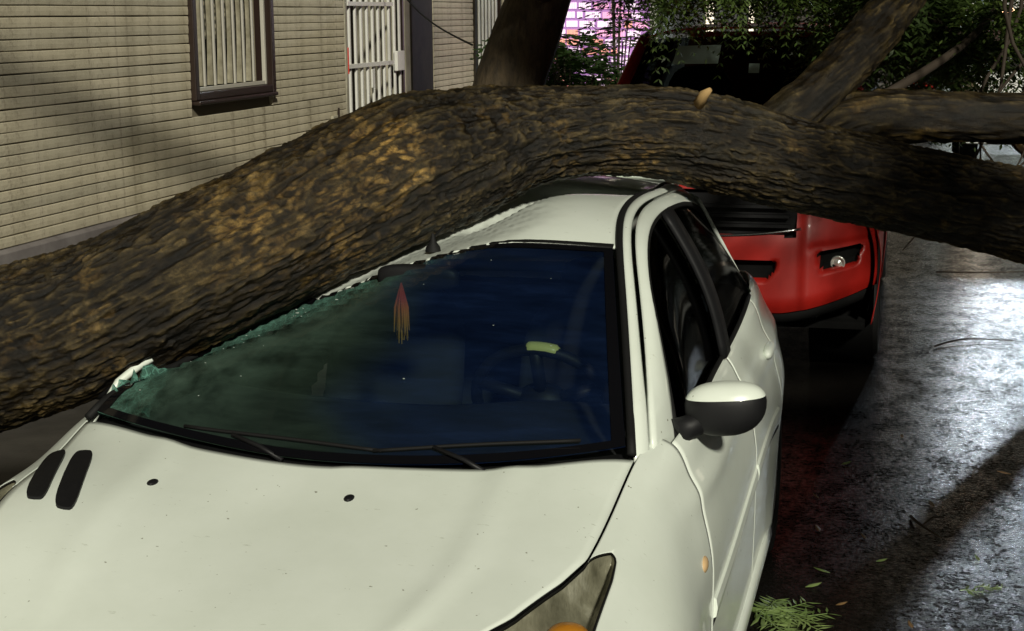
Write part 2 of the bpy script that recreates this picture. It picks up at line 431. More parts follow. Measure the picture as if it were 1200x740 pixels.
for y0, y1 in ((-8, DOOR[0]-.012), (DOOR[1]+.012, OP2[0]-.012), (OP2[1]+.012, 19)):
    b.prism([(WX-.04, .125), (WX+.035, .125), (WX+.035, Z0-.02), (WX+.012, Z0-.004), (WX-.04, Z0-.004)], 1, y0, y1)
b.go('plinth', plinth_m, house, bevel=.004)
# each course of tile is a piece of its own
bm_cache = {}
def course(y0, y1, z):
    L = round(y1-y0, 3); ph = rnd.randint(0, 5); key = (L, ph)
    if key not in bm_cache:
        h = PT-.0048; nseg = max(2, int(L/.35)); ys = np.linspace(0, L, nseg+1)
        prof = [(-.032, 0), (-.003, 0), (0, .004), (.0015, h*.5), (0, h-.004), (-.003, h), (-.032, h)]
        V = []; F = []; q = len(prof)
        for k, yv in enumerate(ys):
            wob = .0007*math.sin(yv*5.1+ph*1.9)+.0006*math.sin(yv*13.7+ph*2.7); wz = .0010*math.sin(yv*7.3+ph*1.1)
            V += [(px+(wob if px > -.03 else 0), yv, pz+wz) for px, pz in prof]
        for k in range(nseg):
            for j in range(q-1): F.append((k*q+j, k*q+j+1, (k+1)*q+j+1, (k+1)*q+j))
        F += [tuple(range(q))[::-1], tuple(range(nseg*q, nseg*q+q))]
        o = mk('tile_course', V, F, board_m); bm_cache[key] = o; o.parent = wall; first = True
    else:
        o = bm_cache[key].copy(); COL.objects.link(o); o.parent = wall
    o.location = Vector((WX+rnd.uniform(-.0025, .0025), y0, z+rnd.uniform(-.0015, .0015)))-wloc(house)-wall.location
z = Z0
while z < ZT-PT:
    fr = .042
    inw = WIN[2]-fr-.05 < z+PT and z < WIN[3]+fr
    segs = [(-8, WIN[0]-fr-.004), (WIN[1]+fr+.004, DOOR[0]-.06)] if inw else [(-8, DOOR[0]-.06)]
    if z > DOOR[3]: segs = [(-8, DOOR[1]), (DOOR[1]+.01, OP2[0]), (OP2[0]+.01, 19)]
    else: segs += [(DOOR[1]+.008, OP2[0]-.008), (OP2[1]+.008, 19)]
    for s0, s1 in segs: course(s0, s1, z)
    z += PT
# barred window
w = MB(); y0, y1, z0, z1 = WIN
wx0, wx1 = WX-.10, WX+.035
w.box(wx0, wx1, y0-.042, y0+.015, z0-.04, z1+.06).box(wx0, wx1, y1-.015, y1+.042, z0-.05, z1+.06)
w.box(wx0, wx1-.002, y0+.016, y1-.016, z1-.01, z1+.06).box(wx0, wx1-.002, y0+.016, y1-.016, z0-.04, z0+.012)
win = w.go('window', brown, house, bevel=.006)
MB().box(WX-.02, WX+.055, y0-.03, y1+.03, z0-.070, z0-.042).go('sill', brown, win, bevel=.008)
b = MB(); q = .028
b.box(WX-.04, WX-.012, y0+.017, y0+.017+q, z0+.014, z1-.012).box(WX-.04, WX-.012, y1-.017-q, y1-.017, z0+.014, z1-.012).box(WX-.04, WX-.014, y0+.046, y1-.046, z0+.014, z0+.04)
b.go('sash', alum, win, bevel=.003)
MB().box(WX-.30, WX-.29, y0-.1, y1+.1, z0-.1, z1+.1).go('backing', dark, win)
nb = 7
for i in range(nb):
    yc = y0+.06+(i+.5)*(y1-y0-.12)/nb
    # a tied curtain strip: wide at the top, pinched in the middle, flaring to the foot
    P = []
    for j in range(13):
        v = j/12; zz = z0+.042+v*(z1-z0-.06)
        hw = .060-.030*math.sin(min(1, v*1.5)*math.pi)**1.0
        P.append([(WX-.10+.02*math.cos(a*6.28)*(1 if abs(a) < .5 else .3), yc+hw*a*1.25, zz) for a in np.linspace(-1, 1, 7)])
    V, F = grid(np.array(P)); mk('curtain_strip', V, F, curt, win, smooth=True)
    MB().box(WX-.032, WX-.018, yc-.085-.011, yc-.085+.011, z0+.042, z1-.012).go('bar', alum, win, bevel=.003)
V, F = grid(np.array([[(WX-.135+.006*math.sin(a*60), y0+a*(y1-y0), z0+.35+zv*(z1-z0-.36)) for a in np.linspace(0, 1, 60)] for zv in (0, .5, 1)]))
mk('lace_curtain', V, F, lace, win, smooth=True)
# gated doorway
y0, y1, z0, z1 = DOOR; yp = 11.87
MB().box(WX-.9, WX+.004, y0-.055, y0-.004, .13, z1).go('corner_trim', jamb_m, house, bevel=.004)
MB().box(WX-.52, WX-.004, yp+.004, y1-.004, .13, z1-.01).go('pillar', darkstone, house, bevel=.008)
MB().box(WX-.5, WX-.016, yp-.16, yp, .13, z1-.02).go('jamb', jamb_m, house, bevel=.006)
MB().box(WX-.62, WX-.53, y0-.2, y1+.1, .13, z1).go('door_leaf', darkstone, house)
gate = MB().box(WX-.06, WX-.02, y0+.01, y0+.07, .16, z1-.03).box(WX-.06, WX-.02, yp-.215, yp-.17, .16, z1-.03).box(WX-.06, WX-.022, y0+.071, yp-.216, z1-.09, z1-.03).go('gate', brown, house, bevel=.004)
n = 10
for i in range(n):
    yc = y0+.16+i*(yp-.26-y0-.16)/(n-1)
    MB().box(WX-.05, WX-.03, yc-.016, yc+.016, .17, z1-.092).go('bar', whitebar, gate, bevel=.003)
for zz in (.45, 1.50, 2.02, 2.5):
    MB().box(WX-.056, WX-.052, y0+.072, yp-.5, zz-.017, zz+.017).box(WX-.029, WX-.012, y0+.072, yp-.5, zz-.017, zz+.017).go('rail', whitebar, gate)
MB().box(WX-.028, WX+.006, yp-.46, yp-.25, 1.42, 1.60).go('lock_plate', whitebar, gate, bevel=.006)
MB().box(WX-.010, WX+.004, y0+.60, y0+.66, 1.30, 1.46).go('latch', whitebar, gate, bevel=.003)
MB().box(WX-.018, WX-.004, y0+.02, y0+.05, 1.44, 1.66).go('brake_light_glint', mat('red_glint', (.75, .05, .02), .3), gate, bevel=.003)  # reflection of a brake light, painted as a red plaque on the gate
MB().box(WX-.03, WX+.02, 9.70, 9.83, .90, 1.12).go('meter_box', jamb_m, house, bevel=.006)
MB().box(WX+.021, WX+.03, 9.80, 9.82, .92, 1.18).go('meter_pipe', brown, house)
# second opening
y0, y1, z0, z1 = OP2
MB().box(WX-.45, WX+.02, y0+.004, y0+.10, .13, z1-.01).go('post', darkstone, house, bevel=.006)
g2 = MB().box(WX-.06, WX-.02, y0+.105, y0+.16, .16, z1-.02).box(WX-.06, WX-.02, y1-.07, y1-.01, .16, z1-.02).go('side_gate', brown, house, bevel=.004)
for i in range(7):
    yc = y0+.24+i*.145
    MB().box(WX-.05, WX-.03, yc-.018, yc+.018, .17, z1-.03).go('bar', whitebar, g2, bevel=.003)
MB().box(WX-.62, WX-.53, y0-.2, y1+.2, .13, z1).go('door_leaf', mat('blue_grey_door', (.20, .24, .26), .6), house)

# ------------------------------------------------------------------ fallen trunk: centre line and radius
TP = np.array([(-3.02, 1.02, .30), (-2.55, 1.10, .52), (-1.95, 1.22, .76), (-1.50, 1.33, .92), (-1.12, 1.43, 1.04), (-.86, 1.50, 1.122), (-.655, 1.58, 1.222), (-.475, 1.74, 1.312), (-.305, 1.95, 1.406), (-.165, 2.15, 1.472),
               (-.03, 2.32, 1.512), (.078, 2.42, 1.540), (.193, 2.50, 1.557), (.314, 2.57, 1.560), (.487, 2.66, 1.552), (.69, 2.76, 1.504), (.90, 2.86, 1.440), (1.085, 2.94, 1.392),
               (1.357, 3.05, 1.324), (1.633, 3.15, 1.257), (2.1, 3.30, 1.13), (2.7, 3.5, .98), (3.5, 3.75, .80), (4.4, 4.0, .62)])
TR = np.array([.34, .28, .255, .24, .228, .215, .207, .206, .205, .208, .188, .160, .138, .134, .142, .149, .150, .151, .154, .162, .158, .14, .11, .07])
td = np.concatenate([[0], np.cumsum(np.linalg.norm(np.diff(TP, axis=0), axis=1))])
def trunk_line(s): return spline(td, TP, s)
def trunk_rad(s): return np.interp(s, td, TR)
SS = np.linspace(0, td[-1], 260); TL = trunk_line(SS); TRR = trunk_rad(SS)
def trunk_under(P):
    """for points: horizontal distance to the axis, height of the trunk's underside and radius there"""
    P = np.asarray(P, float).reshape(-1, 3)
    d2 = ((P[:, None, :2]-TL[None, :, :2])**2).sum(2); k = d2.argmin(1)
    return np.sqrt(d2[np.arange(len(P)), k]), TL[k, 2]-TRR[k], TRR[k]

# ------------------------------------------------------------------ white hatchback
CAR0 = Vector((0, 1.92, 0))
car = empty('hatchback_car', CAR0, 'white hatchback crushed under the fallen trunk, broken windscreen and dented roof', 'car')
ST = [.02, .10, .25, .45, .65, .85, 1.05, 1.22, 1.36, 2.0, 2.7, 3.1, 3.4, 3.68, 3.82]
SEC = np.array([
 [(0, .50), (.30, .50), (.48, .49), (.54, .47), (.58, .44), (.60, .38), (.60, .30), (.58, .22)],
 [(0, .60), (.30, .60), (.52, .58), (.60, .555), (.66, .515), (.69, .44), (.69, .32), (.67, .22)],
 [(0, .69), (.33, .685), (.56, .665), (.64, .638), (.71, .585), (.752, .50), (.755, .36), (.735, .20)],
 [(0, .755), (.33, .75), (.60, .728), (.665, .708), (.738, .645), (.790, .55), (.795, .40), (.77, .20)],
 [(0, .805), (.33, .80), (.625, .775), (.682, .757), (.754, .69), (.812, .59), (.816, .44), (.79, .20)],
 [(0, .852), (.33, .847), (.648, .818), (.700, .799), (.766, .735), (.822, .63), (.826, .46), (.80, .20)],
 [(0, .905), (.33, .90), (.662, .868), (.708, .848), (.772, .775), (.824, .64), (.828, .46), (.81, .20)],
 [(0, .945), (.35, .94), (.675, .915), (.715, .895), (.775, .80), (.826, .65), (.830, .46), (.825, .20)],
 [(0, .965), (.35, .96), (.690, .935), (.735, .918), (.785, .82), (.830, .66), (.834, .47), (.83, .22)],
 [(0, .965), (.35, .96), (.70, .94), (.742, .922), (.795, .83), (.838, .67), (.842, .48), (.838, .22)],
 [(0, .97), (.35, .965), (.70, .95), (.744, .935), (.798, .84), (.842, .68), (.846, .48), (.838, .22)],
 [(0, .99), (.35, .985), (.69, .975), (.738, .965), (.792, .86), (.842, .70), (.846, .50), (.83, .22)],
 [(0, .99), (.35, .985), (.66, .98), (.71, .97), (.768, .87), (.82, .72), (.825, .5), (.80, .25)],
 [(0, .97), (.33, .965), (.57, .96), (.63, .945), (.69, .86), (.74, .72), (.75, .5), (.73, .28)],
 [(0, .90), (.28, .895), (.47, .89), (.53, .88), (.58, .82), (.62, .72), (.64, .5), (.62, .3)]])
AX = ((.79, .29), (3.232, .29))
def S(w, y):
    """point on the right-hand half of the shell; w = lateral knot 0 (centre) .. 7 (sill)"""
    w, y = np.broadcast_arrays(np.asarray(w, float), np.asarray(y, float)); sh = w.shape
    w = w.ravel(); y = y.ravel()
    K = spline(ST, SEC, y)
    q = across(K, w)
    x, z_ = q[:, 0].copy(), q[:, 1].copy()
    for ay, az in AX:                                  # flared arches
        d = np.hypot(y-ay, z_-az); x += .014*np.exp(-((d-.35)/.11)**2)*sm(3.4, 4.6, w)
    x += .010*np.exp(-((z_-.80)/.035)**2)*sm(.9, 1.5, y)*sm(3.2, 4, w)      # soft waist crease
    return np.stack([x, y, z_], -1).reshape(sh+(3,))
def mir(P, s): return buckle(P*np.array([s, 1, 1]))
def buckle(P):
    """the struck side of the nose stands a little proud"""
    P = np.array(P, float); x, y = P[..., 0], P[..., 1]
    g = sm(.05, .72, -x)*np.exp(-((y-.72)/.33)**2)
    P[..., 2] += .075*g; P[..., 0] -= .040*g+.045*sm(.1, .7, -x)*np.exp(-((y-1.22)/.24)**2)*sm(1.25, 1.0, P[..., 2])
    return P

def crush(P, amt=1.0):
    """push points of the cabin down below the trunk, with buckles"""
    P = np.array(P, float); sh = P.shape; P = P.reshape(-1, 3)
    d, zb, r = trunk_under(P)
    behind = P[:, 1] > np.interp(P[:, 0], TL[:, 0], TL[:, 1])
    over = sm(1.05, 1.45, P[:, 1])*sm(.90, 1.02, P[:, 2])
    allow = zb-.015+np.where(behind, .18, .30)*np.maximum(0, d-.5*r)+np.where(behind, .2, .5)*np.maximum(0, d-2.2*r)**1.5
    right = sm(-.05, .40, P[:, 0])
    hollow = right*(1-sm(.40, .50, P[:, 0]))
    allow = allow+.10*sm(.42, .62, P[:, 0])-hollow*(.16*(1-sm(.10, .235, np.where(behind, np.minimum(d, .185), d)))+.01)
    k = 42.0
    zn = -np.log(np.exp(-k*(P[:, 2]-1))+np.exp(-k*(allow-1)))/k+1
    dz = np.minimum(0, zn-P[:, 2])*over*amt
    n1 = vnoise(P*np.array([9, 9, 9])+20, 3)-.5
    P[:, 2] += dz*(1+.25*n1)
    P[:, 0] += np.where(P[:, 0] < 0, dz*.10, 0)
    P[:, 2] += n1*.050*sm(.02, .12, -dz)
    return P.reshape(sh)

def part(name, P, m_, parent=None, smooth=True, flip=False, solid=.003, **k):
    V, F = grid(P, flip); return mk(name, V, F, m_, parent or car, smooth=smooth, solid=solid, **k)

# bonnet
wl = lambda y: np.interp(y, [.15, .28, .42, .55, .70, .80, 3], [1.10, 1.17, 1.47, 1.75, 1.93, 2.0, 2.0])
wlL = lambda y: np.interp(y, [.15, .28, .42, .55, .70, .80, 3], [1.50, 1.65, 1.85, 1.96, 1.995, 2.0, 2.0])
G = .012
a = np.linspace(-1, 1, 61); v = np.linspace(0, 1, 60)
A, Vv = np.meshgrid(a, v)
yr = 1.035+.165*np.abs(A)**2.4+.010*np.tanh((A-.0)*18)*(1-sm(.2, .8, np.abs(A)))*np.where(A > 0, 1, .2)
yf = .19+.03*A**2
Y = yf+(yr-yf)*Vv
Wd = np.abs(A)*(np.where(A < 0, wlL(.2+1.0*Vv), wl(.2+1.0*Vv))-G)
P = S(Wd, Y); P[..., 0] *= np.sign(A)
cr_ = .006*np.exp(-((np.abs(A)-.62)/.06)**2)*sm(.1, .4, Vv)          # pressed ribs
P[..., 2] += cr_; P = buckle(P)
hood = part('bonnet', P, paint, flip=False, solid=.004)
# louvres and washer jets on the bonnet
def on_hood(x, y):
    ws = np.linspace(0, 2.6, 120); q = S(ws, np.full(120, y)); w_ = np.interp(abs(x), q[:, 0], ws); p_ = S(w_, y); xi = x
    for _ in range(6): xi = x+(xi-float(buckle(np.array([xi, y, 0.]))[0]))
    w_ = np.interp(abs(xi), q[:, 0], ws); p_ = S(w_, y); aa = abs(w_)/2
    return Vector((x, y, float(buckle(np.array([xi, y, float(p_[2])+.006*math.exp(-((aa-.62)/.06)**2)]))[2])))
def hood_patch(poly, name, m_, h0=.002, h1=.011):
    n_ = len(poly); cx_ = sum(p[0] for p in poly)/n_; cy__ = sum(p[1] for p in poly)/n_; V = []; F = []
    ks = (1, .8, .55, .3, .05)
    for k_ in ks: V += [on_hood(cx_+(x-cx_)*k_, cy__+(y-cy__)*k_)+Vector((0, 0, h1)) for x, y in poly]
    V += [on_hood(x, y)+Vector((0, 0, -h0)) for x, y in poly]
    for j in range(len(ks)-1): F += [(j*n_+i, j*n_+(i+1) % n_, (j+1)*n_+(i+1) % n_, (j+1)*n_+i) for i in range(n_)]
    F += [tuple(range((len(ks)-1)*n_, len(ks)*n_))]+[(i, (i+1) % n_, len(ks)*n_+(i+1) % n_, len(ks)*n_+i) for i in range(n_)]
    return mk(name, V, F, m_, hood)
    top = [on_hood(x, y)+Vector((0, 0, h1)) for x, y in poly]; bot = [on_hood(x, y)+Vector((0, 0, -h0)) for x, y in poly]
    return mk(name, top+bot, [tuple(range(n_))[::-1]]+[(i, (i+1) % n_, n_+(i+1) % n_, n_+i) for i in range(n_)], m_, hood)
for cx, cy, tx in ((-.640, .875, -.046), (-.556, .853, -.046)):
    poly = []
    for i in range(24):
        t_ = 2*math.pi*i/24; e = lambda q: math.copysign(abs(q)**.45, q)
        u, v_ = .027*e(math.cos(t_)), .140*e(math.sin(t_))
        poly.append((cx+u+tx*v_/.125, cy+v_))
    lv = hood_patch(poly, 'louvre', blackp, h1=.011)
for cx, cy in ((-.378, .885), (.083, .915)):
    p_ = on_hood(cx, cy); MB().ell((p_.x, p_.y, p_.z+.003), (.012, .019, .007)).go('washer_jet', blackp, hood, smooth=True)

# headlamps
lamp_in = lambda y: 2.012+.59*np.clip((y-.80)/.062, 0, 1)**2.0
lamp_out = lambda y: float(np.interp(y, [.2, .35, .5, .62, .72, .78, .82, .84, .853, .859, .862], [3.75, 3.55, 3.32, 3.18, 3.10, 3.05, 2.98, 2.92, 2.82, 2.72, 2.605]))
def headlamp(s):
    root = None
    n1, n2 = 40, 18
    rows = []; ins = []
    for i in range(n1+1):
        y = .22+(.862-.22)*(1-(1-i/n1)**1.6)
        wi = float((wl if s > 0 else wlL)(y))+.012; woo = lamp_out(y)
        if y > .80: wi = lamp_in(y)
        ws = np.linspace(wi, max(woo, wi+.002), n2); rows.append(S(ws, np.full(n2, y)))
        ins.append(rows[-1])
    P = np.array(rows); P2 = P.copy()
    u = np.linspace(0, 1, n2)[None, :]; vv = np.linspace(0, 1, n1+1)[:, None]
    depth = .055*np.sin(np.pi*u)**.5*np.sin(np.pi*np.clip(vv*.97+.03, 0, 1))**.5
    P2[..., 2] -= depth+.004; P2[..., 1] += .2*depth
    h = part('headlamp', mir(P2, s), lampglass, flip=(s < 0), solid=0)
    part('lens', mir(P+np.array([0, 0, .003]), s), clear_m, h, flip=(s < 0), solid=0)
    c_ = S(2.42, .60)-np.array([0, 0, .036])
    MB().ell((c_[0]*s, c_[1], c_[2]), (.045, .050, .032), e=.9).go('indicator_bulb', amber, h, smooth=True)
    c_ = S(2.2, .42)-np.array([0, 0, .05]); MB().lathe([(.085, 0), (.06, .02), (.03, .035), (.001, .04)], (c_[0]*s, c_[1]-.02, c_[2]), 1).go('reflector_bowl', chrome, h, smooth=True)
    # dark seal round the lamp
    ring = np.concatenate([P[:, 0], P[-1, :][1:], P[::-1, -1][1:]]); ring = mir(ring+np.array([0, 0, .0005]), s)
    MB().tube(ring, .0026, 6).go('seal', rubber, h, smooth=True)
    return h
headlamp(1); headlamp(-1)

# front wings
def snap_arch(V, F, ay, az, r, wmin_z=.75):
    V = np.array(V); d = np.hypot(V[:, 1]-ay, V[:, 2]-az)
    keep = [f for f in F if not (np.mean(d[list(f)]) < r)]
    used = np.zeros(len(V), int); cnt = {}
    for f in keep:
        for i in f: used[i] = 1
    near = (d < r+.03) & (used == 1)
    inside = np.zeros(len(V), bool)
    for f in F:
        if np.mean(d[list(f)]) < r:
            for i in f: inside[i] = True
    for i in np.where(near & inside)[0]:
        k = r/max(d[i], 1e-4); V[i, 1] = ay+(V[i, 1]-ay)*k; V[i, 2] = az+(V[i, 2]-az)*k
    return V, keep
def wing(s):
    mb = MB(); YB = .864; fl = (s < 0)
    lo = np.concatenate([np.linspace(.25, .80, 46), np.linspace(.81, YB, 14)]); hi = np.linspace(YB, 1.345, 40)
    def add(ys, f0, f1, n): mb.add(*grid(mir(np.array([S(np.linspace(f0(y), f1(y), n), np.full(n, y)) for y in ys]), s), flip=fl))
    add(lo, lambda y: lamp_out(y)+.025, lambda y: 4.0, 20); add(hi, lambda y: 2.63, lambda y: 4.0, 20)
    add(np.concatenate([lo, hi[1:]]), lambda y: 4.0, lambda y: 7.0, 50)
    add(hi, lambda y: 2.0+G+.012, lambda y: 2.63, 10)
    add(np.linspace(.802, YB, 16), lambda y: 2.0+G+.012, lambda y: 2.63 if y > YB-1e-6 else max(2.026, lamp_in(y)-.02), 10)
    V, F = weld(mb.V, mb.F); V, F = snap_arch(V, F, *AX[0], .325)
    return mk('wing', V, F, paint, car, smooth=True, solid=.004)
wg = wing(1); wing(-1)
def side_pt(y, z_, s=1, off=0.0):
    ws = np.linspace(3, 7, 200); q = S(ws, np.full(200, y)); w_ = np.interp(-z_, -q[:, 2], ws); p_ = S(w_, y); return np.array([(p_[0]+off)*s, y, z_])
MB().ell(side_pt(1.26, .655), (.012, .032, .020)).go('side_repeater', mat('repeater', (.62, .42, .22), .2, coat=.5), wg, smooth=True)

# doors and rear quarters
def side_panel(name, s, ya, yb, arch=None, ny=50, wtop=3.0):
    ys = np.linspace(ya, yb, ny); P = np.array([S(np.linspace(wtop, 7, 60), np.full(60, y)) for y in ys])
    V, F = grid(mir(P, s), flip=(s < 0))
    if arch: V, F = snap_arch(V, F, *arch, .335)
    return mk(name, V, F, paint, car, smooth=True, solid=.004)
def strip(name, pts, h, th, m_, parent):
    """raised moulding along the side: pts are centres, h half height, th thickness"""
    prof = [(0, -h), (th*.8, -h*.75), (th, 0), (th*.8, h*.75), (0, h)]
    P = np.array([[(p_[0]+math.copysign(q, p_[0]), p_[1], p_[2]+z_) for q, z_ in prof] for p_ in pts])
    V, F = grid(P, flip=pts[0][0] < 0); k = len(prof); F += [tuple(range(k)), tuple(range(len(V)-k, len(V)))[::-1]]
    return mk(name, V, F, m_, parent, smooth=False)
doors = {}
for s in (1, -1):
    fd = side_panel('front_door', s, 1.352, 2.325); rd = side_panel('rear_door', s, 2.334, 3.03, AX[1]); qp = side_panel('rear_quarter', s, 3.038, 3.80, AX[1])
    doors[s] = fd
    zf = lambda y: .505+.055*(y-1.38)
    for nm, pr, ya, yb in (('moulding', fd, 1.375, 2.315), ('moulding', rd, 2.345, 2.93)):
        strip(nm, [side_pt(y, zf(y), s, -.002) for y in np.linspace(ya, yb, 14)], .030, .016, paint, pr)
        strip('rub_strip', [side_pt(y, zf(y)-.040, s, -.003) for y in np.linspace(ya, yb, 14)], .010, .009, blackp, pr)
    for nm, pr, y in (('handle', fd, 2.19), ('handle', rd, 2.90)):
        p_ = side_pt(y, .815, s); MB().ell((p_[0]+.012*s, y, .817), (.018, .085, .022), e=.8).go(nm, paint, pr, smooth=True)
    MB().tube([S(3.0, y)*[s, 1, 1]+[0.004*s, 0, .003] for y in np.linspace(1.44, 3.08, 20)], .008, 6).go('belt_seal', rubber, fd, smooth=True)
    # sill
    P = np.array([[(s*(.838+dx), y, z_) for dx, z_ in ((-.03, .235), (.012, .225), (.016, .185), (-.01, .155), (-.08, .15))] for y in np.linspace(1.14, 2.88, 12)])
    V, F = grid(P, flip=(s < 0)); mk('sill', V, F, paint, car, smooth=True, solid=.004)
# dark underlay closes the gaps between the panels
b = MB()
for s in (1, -1):
    ys = np.linspace(.25, 3.78, 60); P = np.array([S(np.linspace(3.9 if y < .88 else (2.0 if y < 1.2 else 3.05), 6.6, 24), np.full(24, y)) for y in ys]); P[..., 0] -= .022; P[..., 2] -= .008
    V, F = grid(mir(P, s), flip=(s < 0))
    dd = [min(np.hypot(V[list(f), 1].mean()-ay, V[list(f), 2].mean()-az) for ay, az in AX) for f in F]
    F = [f for f, q in zip(F, dd) if q > .36]; b.add(V, F)
ys = np.linspace(.22, 1.19, 20); P = np.array([S(np.abs(np.linspace(-1, 1, 31))*(float(wl(y))-.05 if y < .87 else 2.2), np.full(31, y))*np.stack([np.sign(np.linspace(-1, 1, 31)), np.ones(31), np.ones(31)], 1) for y in ys]); P[..., 2] -= .05
b.add(*grid(P)); b.box(-.78, .78, .5, 3.6, .17, .20); b.go('underbody', dark, car)
for s in (1, -1):
    for ay, az in AX:
        V, F = MB().lathe([(.345, 0), (.345, -.26), (.05, -.27)], (0, 0, 0), 0, 24).V, None
        mb = MB().lathe([(.345, 0), (.345, -.26), (.05, -.27)], (0, 0, 0), 0, 24)
        mk('wheel_well', [(s*(.80+v_[0]), ay+v_[1], az+v_[2]) for v_ in mb.V], mb.F, dark, car, smooth=True)
# wheels
def wheel(x, y, r, s, parent, wd=.185, spokes=7, tm=rubber, rm=rim_m):
    e_ = MB().lathe([(r*.64, -wd/2), (r*.93, -wd/2), (r*.985, -wd*.40), (r, -wd*.25), (r, wd*.25), (r*.985, wd*.40), (r*.93, wd/2), (r*.64, wd/2), (r*.62, wd*.3), (r*.62, -wd/2), (r*.64, -wd/2)], (x, y, r), 0, 40)
    wh = e_.go('wheel', tm, parent, smooth=True)
    b_ = MB().lathe([(r*.66, wd*.46*s), (r*.60, wd*.44*s), (r*.58, wd*.22*s), (r*.22, wd*.30*s), (r*.18, wd*.42*s), (.001, wd*.43*s)], (x, y, r), 0, 36)
    for k in range(spokes):
        a_ = 2*math.pi*k/spokes; d_ = Vector((0, math.cos(a_), math.sin(a_))); t_ = Vector((0, -math.sin(a_), math.cos(a_)))
        o_ = Vector((x+wd*.36*s, y, r)); n_ = Vector((wd*.10*s, 0, 0))
        q_ = [o_+d_*r*.17+t_*r*.07, o_+d_*r*.17-t_*r*.07, o_+d_*r*.60-t_*r*.11, o_+d_*r*.60+t_*r*.11]
        b_.add(q_+[p+n_ for p in q_], [(0, 1, 2, 3), (7, 6, 5, 4), (0, 4, 5, 1), (1, 5, 6, 2), (2, 6, 7, 3), (3, 7, 4, 0)])
    b_.go('rim', rm, wh)
    return wh
for s in (1, -1):
    for ay, az in AX: wheel(s*.745, ay, .287, s, car)

# nose and bumper (below the frame)
ws = np.concatenate([-np.linspace(7, 0, 31), np.linspace(0, 7, 31)[1:]])
ys = np.concatenate([[.02], np.linspace(.04, .245, 10)])
P = np.array([S(np.abs(ws), np.full(len(ws), y)) for y in ys]); P[..., 0] *= np.where(ws < 0, -1, 1)
V, F = grid(P); F.append(tuple(range(len(ws)))); bp = mk('front_bumper', V, F, paint, car, smooth=True)
MB().prism([(-.34, .33), (.34, .33), (.30, .24), (-.30, .24)], 1, .006, .03).go('lower_grille', blackp, bp)
MB().prism([(-.30, .47), (.30, .47), (.33, .42), (-.33, .42)], 1, .006, .03).go('upper_grille', blackp, bp)
MB().box(-.26, .26, .002, .0055, .345, .405).go('number_plate', mat('plate', (.6, .6, .55), .5), bp)
# rear bumper and tailgate
ys = np.array([3.80, 3.82, 3.835]); ws7 = ws[(np.abs(ws) > 4.4)]
P = np.array([S(np.abs(ws), np.full(len(ws), y)) for y in (3.70, 3.80, 3.82)]); P[..., 0] *= np.where(ws < 0, -1, 1); P[..., 1] += .006
V, F = grid(P, True); F.append(tuple(range(len(V)-len(ws), len(V)))[::-1]); mk('rear_bumper', V, F, paint, car, smooth=True)

# cabin: pillars, rails, roof, glass
cy_ = [1.22, 1.45, 1.66, 1.84, 2.10, 2.50, 3.00, 3.36]
C1 = lambda y: np.stack([spline(cy_, [.655, .602, .553, .512, .474, .470, .460, .44], y), np.asarray(y, float), spline(cy_, [.945, 1.095, 1.218, 1.308, 1.372, 1.384, 1.358, 1.31], y)], -1)
c2y = [1.27, 1.50, 1.70, 1.88, 2.12, 2.50, 3.00, 3.40]
C2 = lambda y: np.stack([spline(c2y, [.700, .640, .590, .548, .517, .520, .512, .49], y), np.asarray(y, float), spline(c2y, [.952, 1.105, 1.223, 1.308, 1.364, 1.372, 1.338, 1.27], y)], -1)
c3y = [1.44, 1.58, 1.76, 1.92, 2.14, 2.50, 2.86, 3.02, 3.10]
C3 = lambda y: np.stack([spline(c3y, [.735, .672, .612, .580, .562, .570, .585, .640, .732], y), np.asarray(y, float), spline(c3y, [.925, 1.110, 1.235, 1.300, 1.340, 1.344, 1.300, 1.17, .975], y)], -1)
def ruled(fa, fb, ya, yb, n=60, k=7, bulge=.005, amt=1.0, s=1):
    t_ = np.linspace(0, 1, n); Pa = fa(ya[0]+(ya[1]-ya[0])*t_); Pb = fb(yb[0]+(yb[1]-yb[0])*t_); u = np.linspace(0, 1, k)
    P = Pa[:, None]*(1-u[None, :, None])+Pb[:, None]*u[None, :, None]
    P[..., 2] += bulge*np.sin(np.pi*u)[None]; P[..., 0] += .6*bulge*np.sin(np.pi*u)[None]
    P[..., 2] -= (.040*np.clip(1-t_/.05, 0, 1)**1.5)[:, None]
    return crush(mir(P, s), amt)
def shift(f, dx, dz=0): return lambda y: f(y)+np.array([dx, 0, dz])
